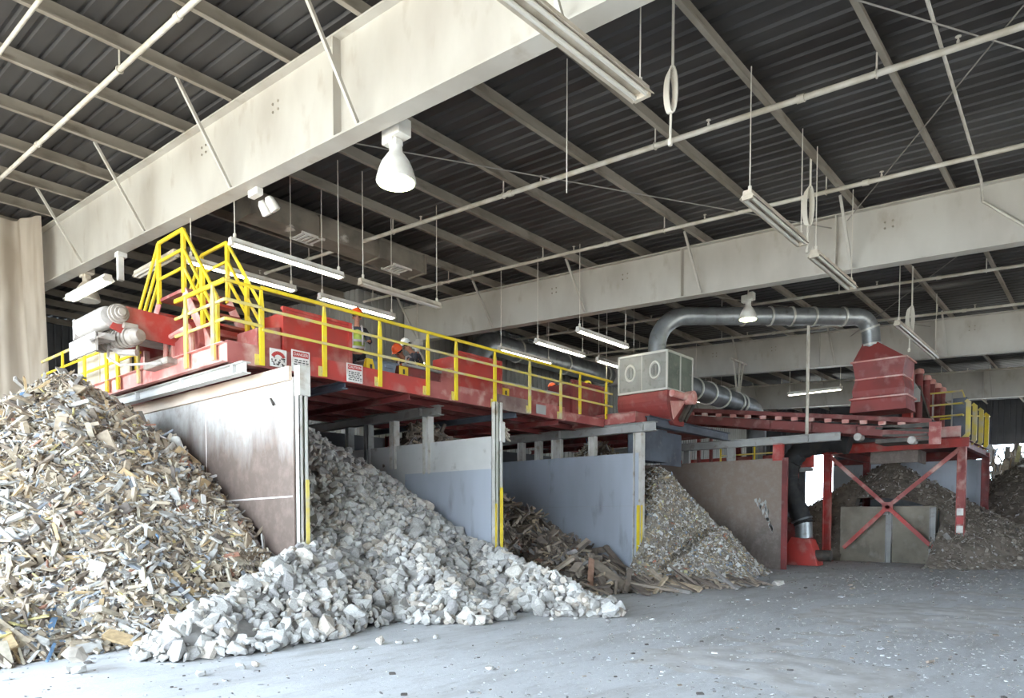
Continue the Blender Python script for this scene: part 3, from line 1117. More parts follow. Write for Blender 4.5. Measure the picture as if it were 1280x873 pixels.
for y in (11.3, 13.2, 15.2, 16.6):
    mb.box(5.92, 6.08, y - .03, y + .03, 4.02, 4.18)
mb.build('end_support_beam', 'pale_plate', root)
mb = MB()
mb.ibeam((X3 - .1, 12.6, 4.42), (X3 - .1, 10.2, 4.42), .3, .2)
mb.build('side_edge_beam', 'red_dusty', root)
mb = MB()
mb.cbeam((X3 - .2, 10.2, 4.42), (X3 + .55, 10.2, 4.42), .3, .1, flip=-1)
mb.build('corner_edge_beam', 'red_dusty', root)
mb = MB()
mb.ibeam((X3 + .3, 10.12, 4.36), (22.7, 10.12, 4.36), .26, .2)
mb.build('dark_support_beam', 'dark_plate', root)
for y in (12.4, 13.7, 15.0, 16.3):
    mb = MB()
    mb.ibeam((6.3, y, 4.31), (22.8, y, 4.31), .16, .14)
    mb.build('joist', 'red_dark', root)  # darker red puts the shade under the deck into the joist colour
for x in (8.2, 9.8, 13.2, 14.9, 19.0, 21.0):
    mb = MB()
    mb.ibeam((x, YD + .1, 4.16), (x, 17.2, 4.16), .14, .12)
    mb.build('cross_beam', 'dark_plate' if x in (8.2, 13.2) else 'red_dark', root)
mb = MB()
mb.box(15.05, X3 - .2, YD + .02, YD + .1, 4.22, 4.4)
mb.build('inner_edge_beam', 'red_dusty', root)
for x, y in ((5.95, 20.4), (5.95, 17.3), (22.7, 17.3), (14.3, 17.45)):
    mb = MB()
    mb.ibeam((x, y, 0), (x, y, 4.2), .2, .2, up=(0, 1, 0))
    mb.build('column', 'red_dark', root)
mb = MB()
mb.box(5.9, 7.5, 17.4, 20.6, 4.36, 4.42)
mb.build('rear_deck_plate', 'red_pink', root)


# --------------------------------------------------------------- railings
def tpost(mb, x, y, z0, z1, ax='y', w=.075, t=.018):
    """flat tapered rail post; its wide face lies across the axis it is seen from"""
    a = V((0, 1, 0)) if ax == 'x' else V((1, 0, 0))
    b = V((1, 0, 0)) if ax == 'x' else V((0, 1, 0))
    c = V((x, y, 0))
    zt = z1 - .28
    prof = [(-w / 2, z0), (w / 2, z0), (w / 2, zt), (w * .22, z1), (-w * .22, z1), (-w / 2, zt)]
    mb.extr([c + a * p + V((0, 0, z)) - b * t for p, z in prof], b * t * 2)


RZ = (5.52, 5.17, 4.82)
root = thing('guardrail', (11.5, YD, 4.4), 'long yellow guardrail along the front of the red platform, from stairs to fan box', 'railing', 'yellow guardrails')
xs = [at(p, 440, y=YD).x for p in (326, 404.5, 473.7, 533.6, 568.8, 617.4, 661, 700, 724, 757)]
xs[0] = at(327, 440, y=YD - .02).x
for k, z in enumerate(RZ):
    mb = MB()
    mb.bar((xs[0] - (.0 if k else .02), YD - .05, z), (17.25, YD - .05, z), .045 if k == 0 else .03, .06 if k == 0 else .05)
    mb.build('top_rail' if k == 0 else 'mid_rail', 'yellow' if k == 0 else 'yellow_dusty', root, bevel=.008)
for k, x in enumerate(xs):
    mb = MB()
    z0 = 4.22 if k < 8 else 4.44
    tpost(mb, x, YD - .03, z0, 5.5, 'x' if 0 else 'y', .085)
    o = mb.build('post', 'yellow_dusty' if k in (6, 7) else 'yellow', root)
    if k < 8:
        mb = MB()
        mb.box(x - .12, x + .035, YD - .025, YD - .004, 4.22, 4.4)
        mb.lathe((x - .07, YD - .025, 4.31), [(.02, 0), (.02, .02)], 6, axis=(0, -1, 0))
        mb.build('base_plate', 'yellow_dusty', root)

XE = 5.76
root = thing('guardrail', (XE, 12.8, 4.5), 'short dusty yellow guardrail on the platform corner below the stairs', 'railing', 'yellow guardrails')
pL = at(219, 400, x=XE).y
xc = xs[0]
for k, z in enumerate((5.5, 5.19, 4.88)):
    mb = MB()
    mb.bar((XE, pL, z), (XE, YD - .05, z), .04 if k else .05, .05 if k else .07)
    mb.bar((XE, YD - .05, z), (xc, YD - .05, z), .04, .05)
    mb.build('top_rail' if k == 0 else 'mid_rail', 'yellow' if k == 0 else 'yellow_dusty', root, bevel=.008)
for p in (234.6, 268.7):
    mb = MB()
    tpost(mb, XE - .03, at(p, 420, x=XE).y, 4.25, 5.48, 'x', .11)
    mb.build('post', 'yellow_dusty', root)

root = thing('guardrail', (XE, 18, 4.5), 'yellow guardrail on the platform end behind the wood heap, under the conveyor head', 'railing', 'yellow guardrails')
ya, yb = at(176, 460, x=XE).y, 20.4
for k, z in enumerate((5.5, 5.17, 4.84)):
    mb = MB()
    mb.bar((XE, ya if k else at(110, 430, x=XE).y, z), (XE, yb, z), .04, .06 if k == 0 else .05)
    mb.build('top_rail' if k == 0 else 'mid_rail', 'yellow_dusty' if k == 0 else 'yellow', root, bevel=.008)
for p, w, zt in ((107.6, .1, 5.5), (135, .13, 5.5), (149, .13, 5.5), (174.6, .09, 5.1), (80, .1, 5.5)):
    mb = MB()
    tpost(mb, XE - .03, at(p, 450, x=XE).y, 4.25, zt, 'x', w)
    mb.build('post', 'yellow_dusty' if p == 174.6 else 'yellow', root)
# far-side rail of the platform
root = thing('guardrail', (14, 17.2, 4.45), 'thin dull guardrail along the rear edge of the platform behind the workers', 'railing', 'yellow guardrails')
for z in (5.5, 5.0):
    mb = MB()
    mb.tube([(13.2, 17.2, z), (22.4, 17.2, z)], .022, 6)
    mb.build('rail', 'grey_steel', root)
for x in (13.2, 15.4, 17.6, 19.8, 22.2):
    mb = MB()
    mb.tube([(x, 17.2, 4.45), (x, 17.2, 5.5)], .024, 6)
    mb.build('post', 'grey_steel', root)

# -------------------------------------------------------- crossover stairs
root = thing('crossover_stairs', (6.6, 13.5, 4.45), 'red crossover stairs with tall yellow handrails at the platform corner', 'stairs')
XP, XQ = 6.1, 6.95
ZL, ZT = 5.92, 6.99
YF, YN = 14.42, 13.35            # landing far and near edges
for xx, nm in ((XP, 'p'), (XQ, 'q')):
    yf0 = YN - 1.26
    zf0 = ZT - 1.5
    yb0, zb0 = YF + 1.15, ZT - 1.35
    mb = MB()
    mb.bar((xx, YN, ZT), (xx, YF, ZT), .05, .06)
    for dz in (.36, .7):
        mb.bar((xx, YN, ZT - dz), (xx, YF, ZT - dz), .04, .05)
    mb.build('landing_rail', 'yellow', root, bevel=.006)
    mb = MB()
    for dz in (0, .36, .7):
        mb.bar((xx, YN, ZT - dz), (xx, yf0, zf0 - dz * .95), .045, .055)
    mb.build('near_slope_rail', 'yellow', root, bevel=.006)
    mb = MB()
    for dz in (0, .36, .7):
        mb.bar((xx, YF, ZT - dz), (xx, yb0, zb0 - dz), .045, .055)
    mb.build('far_slope_rail', 'yellow', root, bevel=.006)
    for y, z0, z1 in ((YN, ZL - .1, ZT), (YF, ZL - .1, ZT), (yf0 + .02, 4.5, zf0), (YN - .72, 5.1, ZT - .85), (yb0, 4.5, zb0)):
        mb = MB()
        mb.box(xx - .03, xx + .03, y - .05, y + .05, z0, z1)
        mb.build('rail_post', 'yellow', root, bevel=.006)
    for sy, yy in ((-1, YN), (1, YF)):
        mb = MB()
        mb.bar((xx, yy, ZL - .08), (xx, yy + sy * 1.12, 4.5), .02, .2)
        mb.build('stringer', 'red_pink', root)
mb = MB()
mb.box(XP, XQ, YN, YF, ZL - .06, ZL)
mb.build('landing', 'red_dusty', root)
for sy, yy in ((-1, YN), (1, YF)):
    for k in range(1, 6):
        z = ZL - k * (ZL - 4.5) / 6
        y = yy + sy * k * 1.12 / 6
        mb = MB()
        mb.box(XP + .01, XQ - .01, y - .12, y + .12, z - .045, z)
        mb.build('tread', 'red' if k % 2 else 'red_dusty', root)

# ------------------------------------------------- conveyor over the wood
root = thing('belt_conveyor', (6, 14.2, 4.45), 'red belt conveyor with white head drum overhanging the wood heap', 'conveyor', 'red conveyors')
yn, yf = 13.5, 14.85
hx, hz = 4.86, 5.16
mb = MB()
mb.lathe((hx, yn + .06, hz), [(.14, -.02), (.175, .01)] + [(.185 if k % 2 else .172, .05 + k * .1) for k in range(13)] + [(.14, 1.3)], 22, axis=(0, 1, 0))
mb.build('head_drum', 'drum', root, smooth=True)
mb = MB()
loop = []
for t in range(0, 9):
    a = math.pi / 2 + math.pi * t / 8
    loop.append(V((hx + math.cos(a) * .225, 0, hz + math.sin(a) * .225)))
pts = [V((8.6, 0, 5.26)), V((hx + .1, 0, hz + .165)), V((hx + .2, 0, hz - .14)), V((8.6, 0, 4.98))]
for i in range(len(pts) - 1):
    p, q = pts[i], pts[i + 1]
    mb.add([(p.x, yn + .12, p.z), (q.x, yn + .12, q.z), (q.x, yf - .12, q.z), (p.x, yf - .12, p.z)], [(0, 1, 2, 3)])
o = mb.build('belt', 'drum', root, fixn=False)
mb = MB()
for y in (yn, yf):
    mb.extr([(hx + .0, y, hz - .2), (hx + .2, y, hz - .27), (8.6, y, 4.7), (8.6, y, 5.3), (hx + .9, y, hz + .2), (hx + .28, y, hz + .23), (hx + .16, y, hz + .1)], (0, .03, 0))
mb.build('side_plate', 'red', root)
for y in (yn - .08, yf + .05):
    mb = MB()
    if y > 14:
        mb.box(hx - .11, hx + .11, y, y + .09, hz - .2, hz + .17)
    else:
        for k, (r_, o_) in enumerate(((.16, .06), (.12, .0), (.15, -.05), (.1, -.1), (.06, -.15))):
            mb.lathe((hx + .12, y + o_, hz + .05), [(r_, -.02), (r_ + .01, 0), (r_, .03)], 18, axis=(0, 1, 0))
    mb.build('bearing_block', 'drum' if y > 14 else 'motor', root, bevel=0)
mb = MB()
mb.box(hx - .2, hx + .1, yn + .05, yf, hz - .4, hz - .3)
mb.bar((hx - .1, yn + .1, hz - .34), (hx - .35, yn + .1, hz - .5), .3, .03)
mb.box(hx - .22, hx - .18, yn + .05, yf, hz - .62, hz - .3)
mb.build('scraper_tray', 'drum', root)
mb = MB()
for y in (yn + .02, yf - .06):
    mb.box(5.95, 6.05, y, y + .08, 4.5, 4.95)
    mb.bar((6.0, y + .04, 4.75), (6.5, y + .04, 4.98), .06, .06)
    mb.box(7.9, 8.0, y, y + .08, 4.45, 4.8)
mb.build('leg_frame', 'red_pink', root)
# gear motor slung below the near side plate
root = thing('gear_motor', (5.2, 13.4, 4.75), 'dusty grey gear motor slung under the conveyor head', 'motor')
mb = MB()
mb.tube([(4.95, 14.35, 4.82), (5.25, 13.35, 4.86)], .15, 14)
mb.lathe((5.25, 13.35, 4.86), [(.15, 0), (.12, .06), (.1, .1)], 14, axis=(.28, -.96, 0))
mb.build('motor_body', 'motor', root, smooth=True)
mb = MB()
for k in range(9):
    c = V((4.98, 14.25, 4.825)).lerp(V((5.2, 13.5, 4.855)), k / 8)
    mb.lathe(c, [(.175, -.012), (.175, .012)], 14, axis=(.28, -.96, 0))
mb.build('cooling_rib', 'motor', root)
mb = MB()
mb.box(5.06, 5.3, 13.4, 13.75, 4.99, 5.08)
mb.build('terminal_box', 'motor', root, bevel=.01)
mb = MB()
mb.tube([(4.98, 13.9, 4.72), (4.94, 13.85, 4.5), (5.05, 13.6, 4.35), (5.6, 13.2, 4.42)], .025, 6)
mb.tube([(5.05, 14.0, 4.75), (5.12, 13.8, 4.62), (5.3, 13.5, 4.6)], .06, 8)
mb.build('cable', 'drum', root)
# red drive guard and leg bracket on the deck
root = thing('drive_guard', (6.2, 13.0, 4.45), 'pink dusty drive guard with bent bracket under the conveyor', 'machine guard')
mb = MB()
mb.extr([(5.98, 13.9, 4.5), (5.98, 12.75, 4.5), (5.98, 12.55, 4.75), (5.98, 12.6, 5.05), (5.98, 13.2, 5.0), (5.98, 13.75, 4.85)], (.35, 0, 0))
mb.build('guard_shell', 'red_dusty', root, bevel=.02)
mb = MB()
mb.tube([(5.9, 13.75, 4.42), (5.9, 13.7, 4.9), (5.9, 13.5, 5.0), (5.9, 12.75, 5.06), (5.9, 12.65, 4.9), (5.9, 12.62, 4.55)], .045, 6)
mb.build('bent_bracket', 'red_pink', root)
mb = MB()
mb.box(5.6, 5.9, 13.0, 14.0, 4.4, 4.52)
mb.build('skid', 'motor', root, bevel=.02)
# beige apron sheet behind the rail
mb = MB()
mb.box(5.98, 6.02, 15.6, 18.6, 4.42, 5.42)
for y in (16.2, 17.2, 18.2):
    mb.box(5.95, 5.98, y, y + .04, 4.42, 5.42)
solo(mb, 'apron_sheet', 'apron', 'beige sheet panel standing behind the yellow end guardrail', 'panel')


# --------------------------------------------------------------- hoppers
def hopper(x0, x1, label, mat='red'):
    root = thing('chute_hopper', ((x0 + x1) / 2, 12, 4.45), label, 'hopper', 'red chute hoppers')
    yf_, yb_ = 11.6, 12.45
    mb = MB()
    mb.box(x0, x1, yf_, yf_ + .02, 4.45, 5.42)
    mb.build('front_plate', mat, root)
    mb = MB()
    mb.box(x0, x0 + .02, yf_ + .02, yb_, 4.45, 5.36)
    mb.build('side_plate', mat, root)
    mb = MB()
    mb.box(x1 - .02, x1, yf_ + .02, yb_, 4.45, 5.36)
    mb.build('side_plate', mat, root)
    mb = MB()
    mb.box(x0, x1, yb_, yb_ + .02, 4.45, 5.0)
    mb.build('rear_plate', mat, root)
    mb = MB()
    mb.box(x0 - .03, x1 + .03, yf_ - .03, yf_ + .05, 5.4, 5.45)
    mb.box(x1 - .05, x1 + .03, yf_ - .03, yf_, 4.45, 5.4)
    mb.box(x0 - .03, x0 + .04, yf_ - .03, yf_, 4.45, 5.4)
    mb.build('stiffener_rim', mat, root)
    mb = MB()
    mb.extr([(x0 - .5, yf_ + .05, 4.45), (x0 - .03, yf_ + .05, 4.45), (x0 - .03, yf_ + .05, 5.08), (x0 - .5, yf_ + .05, 4.98)], (0, .7, 0))
    mb.build('side_bin', 'red_dusty' if mat == 'red' else mat, root, bevel=.01)


hopper(7.09, 8.54, 'red steel chute hopper beside the first worker, nearest to the stairs')
hopper(11.52, 12.97, 'red steel chute hopper standing right above the second partition wall')
hopper(15.93, 17.43, 'dull red chute hopper with a yellow helmet showing above it', 'red_dark')

# troughs between hoppers
for x0, x1, z1, lb, mt in ((9.9, 11.0, 4.88, 'red side trough with a yellow sticker between the first two hoppers', 'red_dark'),
                           (13.05, 15.4, 4.98, 'long rusty red side trough between the second and third hoppers', 'red_dusty')):
    root = thing('side_trough', ((x0 + x1) / 2, 12, 4.45), lb, 'trough', 'side troughs')
    mb = MB()
    mb.extr([(x0, 11.75, 4.45), (x0, 11.65, z1), (x0, 12.5, z1), (x0, 12.4, 4.45)], (x1 - x0, 0, 0))
    mb.build('trough_body', mt, root)
    mb = MB()
    mb.bar((x0, 11.62, z1), (x1, 11.62, z1), .06, .05)
    mb.build('rim', 'grey_steel', root)
    mb = MB()
    xm = at(504, 466, y=11.65).x if x0 < 10 else 13.2
    mb.box(xm - .12, xm + .12, 11.63, 11.645, 4.62, 4.84)
    mb.build('warning_sticker', 'sticker', root)
    mb = MB()
    mb.box(xm - .025, xm + .025, 11.622, 11.63, 4.68, 4.78)
    mb.build('sticker_mark', 'sign_black', root)
# tub and yellow floor sign
xm = at(477, 462, y=11.75).x
root = thing('plastic_tub', (xm, 11.9, 4.45), 'blue-grey plastic tub on the platform behind the railing', 'tub')
mb = MB()
mb.loft([[V((xm + sx * (.28 + .06 * t), 11.9 + sy * (.2 + .05 * t), 4.45 + .42 * t)) for sx, sy in ((-1, -1), (1, -1), (1, 1), (-1, 1))] for t in (0, 1)])
mb.build('tub_body', 'tub', root, bevel=.03)
mb = MB()
mb.loft([[V((xm + sx * .37, 11.9 + sy * .28, z)) for sx, sy in ((-1, -1), (1, -1), (1, 1), (-1, 1))] for z in (4.84, 4.88)])
mb.build('rim', 'tub', root, bevel=.015)
mb = MB()
mb.box(xm - .02, xm + .2, 11.6, 11.64, 4.74, 4.8)
mb.build('handle', 'tub', root)
xm = at(461, 462, y=11.6).x
root = thing('caution_stand', (xm, 11.6, 4.45), 'small yellow folding caution stand beside the plastic tub', 'caution stand')
for s in (-1, 1):
    mb = MB()
    mb.extr([(xm - .12, 11.6 + .1 * s, 4.45), (xm + .12, 11.6 + .1 * s, 4.45), (xm + .07, 11.6 + .02 * s, 4.84), (xm - .07, 11.6 + .02 * s, 4.84)], (0, .015 * s, 0))
    mb.build('panel', 'sticker', root)
mb = MB()
mb.box(xm - .025, xm + .025, 11.52, 11.53, 4.6, 4.72)
mb.build('mark', 'sign_black', root)


# ------------------------------------------------------------------ signs
def sign(x0, x1, z0, z1, y, kind, label):
    root = thing('warning_sign', ((x0 + x1) / 2, y, z0), label, 'sign', 'warning signs')
    mb = MB()
    mb.box(x0, x1, y - .012, y, z0, z1)
    mb.build('sign_board', 'sign_white', root, bevel=.004)
    w, h = x1 - x0, z1 - z0
    cx = (x0 + x1) / 2
    yy = y - .0125
    if kind == 'arch':
        mb = MB()
        pts = []
        for k in range(13):
            t = math.pi * (.12 + .76 * k / 12)
            pts.append((cx - math.cos(t) * w * .36, z0 + h * .42 + math.sin(t) * h * .36))
        for (a, b), (c, d) in zip(pts[:-1], pts[1:]):
            mb.bar((a, yy, b), (c, yy, d), .006, .06)
        mb.build('red_arch', 'sign_red', root)
        mb = MB()
        rr = random.Random(4)
        for k in range(26):
            xx, zz = cx + rr.uniform(-.42, .42) * w, z0 + rr.uniform(.08, .55) * h
            mb.box(xx - .012, xx + .012, yy - .003, yy, zz - .01, zz + .012)
        mb.build('faded_print', 'sign_black', root)
    else:
        mb = MB()
        zt = z1 - h * .07
        mb.box(x0 + w * .07, x1 - w * .07, yy - .002, yy, zt - h * .26, zt)
        mb.build('header_panel', 'sign_red', root)
        text_mesh(kind, h * .19, (cx, yy - .003, zt - h * .13), (1, 0, 0), (0, 0, 1), 'header_text', 'sign_white', root)
        mb = MB()
        rr = random.Random(len(kind))
        for r_ in range(5):
            zz = z0 + h * (.54 - .1 * r_)
            xx = x0 + w * (.1 + .08 * rr.random())
            while xx < x1 - w * .16:
                l = rr.uniform(.03, .08)
                mb.box(xx, min(xx + l, x1 - w * .08), yy - .002, yy, zz - h * .025, zz + h * .025)
                xx += l + .02
        mb.build('faded_print', 'sign_black', root)


def xz(p, q, y):
    a = at(*p, y=y)
    b = at(*q, y=y)
    return a, b


ys = YD - .03
a = at(337, 459, y=ys)
b = at(358, 450, y=ys)
sign(a.x, b.x, 4.24, 4.55, ys, 'arch', 'white warning sign with red arch at the platform edge, left of the partition post')
a, b = at(364, 455, y=ys), at(387, 465, y=ys)
sign(a.x, b.x, 4.22, 4.6, ys, 'DANGER', 'white warning sign with red header at the platform edge beside the partition post')
a, b = at(433, 470, y=ys), at(453, 475, y=ys)
sign(a.x, b.x, 4.21, 4.56, ys, 'CAUTION', 'faded white warning sign with red lettering left of the tub')
a, b = at(670, 510, y=ys), at(682, 515, y=ys)
mb = MB()
mb.box(a.x, b.x, ys - .01, ys, 4.25, 4.48)
solo(mb, 'faded_sign', 'grey_steel', 'blank faded sign on the platform edge below the orange-helmeted worker at the right', 'sign', 'warning signs')
mb = MB()
mb.v += [V((0, 0, 0))] * 0
c = at(633, 541, y=10.4)
for k in range(14):
    rr = random.Random(k)
    o = c + V((rr.uniform(-.12, .12), rr.uniform(-.05, .05), rr.uniform(-.12, .12)))
    mb.tube([o + V((-.1 * rr.random(), 0, .06 * rr.random())), o + V((.0, .02, -.02)), o + V((.1 * rr.random(), 0, -.1 * rr.random()))], .022, 5)
solo(mb, 'rag_bundle', 'apron', 'crumpled beige rag tied to the second partition post', 'rag')


# ------------------------------------------------------------ fan housing
BX0, BX1, BY0, BY1, BZ0, BZ1 = 18.3, 19.85, 10.0, 11.6, 5.33, 6.45
root = thing('fan_housing', (19, 10.8, 4.55), 'grey panelled fan housing on a curved red base above the shredded waste', 'fan housing')
mb = MB()
mb.box(BX0, BX1, BY0, BY1, BZ0, BZ1)
mb.build('housing', 'fan_box', root, bevel=.01)
mb = MB()
for (xa, ya), (xb, yb) in (((BX0, BY0), (BX1, BY0)), ((BX0, BY0), (BX0, BY1)), ((BX1, BY0), (BX1, BY1)), ((BX0, BY1), (BX1, BY1))):
    for z in (BZ0 + .02, BZ1 - .02):
        mb.bar((xa, ya, z), (xb, yb, z), .06, .06)
for xa, ya in ((BX0, BY0), (BX1, BY0), (BX0, BY1), (BX0 + .78, BY0), (BX1, BY1)):
    mb.bar((xa, ya, BZ0), (xa, ya, BZ1), .05, .05)
mb.box(BX0 - .012, BX0, 10.81, 10.83, BZ0, BZ1)
mb.build('corner_frame', 'band', root)
for xa, xb in ((BX0 + .05, BX0 + .74), (BX0 + .83, BX1 - .05)):
    mb = MB()
    mb.box(xa, xb, BY0 - .012, BY0, BZ0 + .06, BZ1 - .06)
    mb.build('side_door', 'fan_door', root)
for y in (10.38, 11.2):
    c = V((BX0 - .012, y, (BZ0 + BZ1) / 2 + .03))
    mb = MB()
    mb.ring(c, (1, 0, 0), .2, .04, 28, 6, sx=.8, sy=1.15)
    mb.build('oval_ring', 'band', root, smooth=True)
    mb = MB()
    for dy in (-.05, .05):
        mb.box(c.x - .015, c.x + .012, y + dy - .015, y + dy + .015, c.z - .13, c.z + .13)
    mb.box(c.x - .015, c.x + .012, y - .05, y + .05, c.z - .015, c.z + .015)
    mb.build('vent_bars', 'fan_box', root)
mb = MB()
loops = []
for t in range(8):
    s = t / 7
    z = BZ0 - .02 - s * .95
    bulge = .1 * math.sin(s * math.pi) - .42 * s * s
    loops.append([V((BX0 - bulge + .0, BY1 + .02, z)), V((BX0 - bulge, BY0 - .02 + .0 * s, z)), V((BX1 - .2 - .35 * s, BY0 - .02, z)), V((BX1 - .2 - .35 * s, BY1 + .02, z))])
mb.loft(loops)
mb.build('curved_base', 'hood_red', root)
mb = MB()
mb.extr([(BX0 + .12, BY0 - .04, 5.0), (BX0 + 1.05, BY0 - .04, 5.12), (BX0 + .3, BY0 - .04, 4.5)], (0, -.03, 0))
mb.tube([(BX0 + .1, BY0 - .1, 5.22), (BX0 + 1.15, BY0 - .1, 5.22)], .1, 12)
mb.lathe((BX0 + 1.1, BY0 - .3, 5.2), [(.2, 0), (.2, .25)], 16, axis=(0, 1, 0))
mb.build('drive_guard', 'red_pink', root)
mb = MB()
mb.bar((BX0 + 1.3, BY0 - .1, 5.15), (BX0 + .65, BY0 - .1, 4.5), .1, .12)
mb.bar((BX0 + 1.55, BY0 - .1, 5.15), (BX0 + .9, BY0 - .1, 4.5), .08, .1)
mb.build('drive_strut', 'dark_metal', root)
mb = MB()
for k, c in enumerate(((18.0, 11.9, 5.05), (17.8, 11.8, 4.75), (17.95, 12.1, 4.8))):
    mb.lathe(c, [(.09, 0), (.13, .03), (.13, .22), (.06, .26)], 12, axis=(-.6, -.2, .3 * k))
mb.build('pulley', 'dark_metal', root)


def duct(name, pts, r, label, mats=('galv', 'band'), bands=(), root_loc=None, n=20, corr=0, cat='duct', group='round ducts'):
    root = thing(name, root_loc or V(pts[0]), label, cat, group)
    P = [V(p) for p in pts]
    rs = [r] * len(P)
    if corr:
        # resample and corrugate
        Q, L = [], 0
        for i in range(len(P) - 1):
            m = max(1, int((P[i + 1] - P[i]).length / corr))
            for k in range(m):
                Q.append(P[i].lerp(P[i + 1], k / m))
        Q.append(P[-1])
        P = Q
        rs = [r * (1.05 if k % 2 else .96) for k in range(len(P))]
    mb = MB()
    mb.tube(P, rs, n)
    mb.build('duct_run', mats[0], root, smooth=True)
    cum = [0]
    for i in range(len(P) - 1):
        cum.append(cum[-1] + (P[i + 1] - P[i]).length)
    for f in bands:
        s = f * cum[-1]
        for i in range(len(P) - 1):
            if cum[i + 1] >= s:
                c = P[i].lerp(P[i + 1], (s - cum[i]) / max(1e-6, cum[i + 1] - cum[i]))
                d = (P[i + 1] - P[i]).normalized()
                mb = MB()
                mb.tube([c - d * .03, c + d * .03], r * 1.12, n)
                mb.build('band', mats[1], root, smooth=True)
                break
    return root


# fat duct from the fan housing to the red hood
h0 = V((19.05, 10.75, 6.4))
h1 = V((24.35, 6.15, 7.95))
dirh = V((h1.x - h0.x, h1.y - h0.y, 0)).normalized()
pts = [h0, h0 + V((0, 0, .35))]
c = h0 + dirh * .95 + V((0, 0, .38))
pts += arc(c, -dirh * .95, V((0, 0, .95)), 9)[1:]
e = h1 - dirh * .55
e.z = 7.95
pts += [pts[-1].lerp(V((e.x, e.y, 7.93)), k / 4) for k in range(1, 5)]
pts += arc(V((e.x, e.y, 7.38)), V((0, 0, .55)), dirh * .5, 6)[1:]
pts += [V((pts[-1].x + .03, pts[-1].y - .03, 6.95))]
tail = pts[-1]
duct('exhaust_duct', pts, .265, 'fat grey round duct arching from the fan housing to the red hood', bands=(.42, .52, .6, .685, .8, .925, .985))
# sloping duct behind the housing
pts = [V((19.8, 10.9, 5.9)), V((23.5, 10.9, 5.92)), V((26.3, 10.9, 5.86))] + arc(V((26.3, 10.9, 5.1)), V((0, 0, .74)), V((.75, 0, 0)), 6)[1:] + [V((27.05, 10.9, 3.2))]
duct('exhaust_duct', pts, .36, 'banded dark grey duct running back from the fan housing and bending down behind the conveyor', mats=('galv_dark', 'band'), bands=(.05, .2, .31, .42, .55, .585))
root = thing('duct_hanger', (25.3, 10.9, 6.2), 'pale V-shaped hanger holding the banded duct under the third girder', 'hanger')
mb = MB()
for a in (-.45, .1, .45):
    mb.tube([(25.3 + a * .2, 10.9, 6.2), (25.3 + a, 10.9, 7.4)], .035, 6)
mb.bar((24.6, 10.9, 7.4), (26.0, 10.9, 7.4), .08, .06)
mb.build('strut', 'pipe', root)
# silver duct along the back wall
duct('exhaust_duct', arc(V((20.3, 18.6, 6.6)), V((-1.1, 0, 0)), V((0, 0, 1.75)), 7) + [V((24.0, 18.6, 8.35)), V((30.5, 18.6, 8.35))], .42, 'wide silver duct arching up along the ribbed back wall', bands=(.3, .55, .8))

# red hood
root = thing('suction_hood', (24.5, 5.85, 4.95), 'tall red faceted suction hood on the end of the long conveyor', 'hood')
zs = [(4.95, .80, .62), (5.3, .76, .6), (5.34, .80, .64), (5.4, .78, .62), (5.42, .70, .6), (5.95, .66, .56), (5.97, .70, .6), (6.5, .76, .64), (7.12, .26, .26)]


def rect(z, a, b, cx=24.5, cy=5.85):
    return [V((cx - b, cy + a, z)), V((cx - b, cy - a, z)), V((cx + b, cy - a, z)), V((cx + b, cy + a, z))]


mb = MB()
mb.loft([rect(*t) for t in zs[:5]])
mb.build('base_section', 'hood_red', root)
mb = MB()
mb.loft([rect(5.42, .72, .6), rect(5.6, .74, .62), rect(5.95, .66, .56)])
mb.build('lower_section', 'hood_red', root)
mb = MB()
mb.loft([rect(5.96, .66, .56), rect(6.5, .74, .62)])
mb.build('middle_section', 'hood_red', root)
mb = MB()
lp = [rect(6.5, .74, .62)]
circ = [V((tail.x + .27 * sx * .8, tail.y - .27 * sy * .8, 7.1)) for sx, sy in ((-1, -1), (-1, 1), (1, 1), (1, -1))]
lp.append(circ)
mb.loft(lp)
mb.build('top_cone', 'hood_red', root)
mb = MB()
for z, a, b in ((5.96, .68, .58), (6.5, .77, .65), (5.36, .8, .64)):
    q = rect(z, a, b)
    for i in range(4):
        mb.bar(q[i], q[(i + 1) % 4], .05, .04)
mb.build('flange', 'red_pink', root)

# long inclined conveyor
root = thing('belt_conveyor', (24.4, 8.5, 4.2), 'long rusty red conveyor sloping down to the right above the brown partition', 'conveyor', 'red conveyors')
A, B = V((24.0, 12.9, 5.77)), V((24.0, 4.4, 4.57))
up = V((0, 0, 1))
for dx, nm in ((0, 'near'), (1.0, 'far')):
    o = V((dx, 0, 0))
    mb = MB()
    mb.cbeam(A + o + up * -.06, B + o + up * -.06, .14, .07, flip=1 if dx == 0 else -1)
    mb.build('upper_side_rail', 'conv_red', root)
    mb = MB()
    mb.cbeam(A + o + up * -.39, B + o + up * -.46, .3, .08, flip=1 if dx == 0 else -1)
    mb.build('lower_side_channel', 'red_dark' if dx else 'conv_red', root)
mb = MB()
mb.bar(A + V((.5, 0, -.02)), B + V((.5, 0, -.02)), .82, .03)
mb.build('belt', 'rubber', root)
for k in range(16):
    c = A.lerp(B, (k + .5) / 16)
    mb = MB()
    mb.box(c.x - .05, c.x + .03, c.y - .1, c.y + .1, c.z - .25, c.z - .13)
    mb.build('idler_bracket', 'red_pink', root)
for k in range(6):
    c = A.lerp(B, (k + .7) / 6.2)
    mb = MB()
    mb.box(c.x - .012, c.x, c.y - .015, c.y + .015, c.z - .58, c.z - .25)
    mb.build('channel_rib', 'red_dark', root)
mb = MB()
e = B
mb.box(e.x - .06, e.x + 1.05, e.y - .05, e.y + 1.5, e.z - .62, e.z - .5)
mb.box(e.x - .08, e.x - .02, e.y + .0, e.y + 1.3, e.z - .22, e.z - .1)
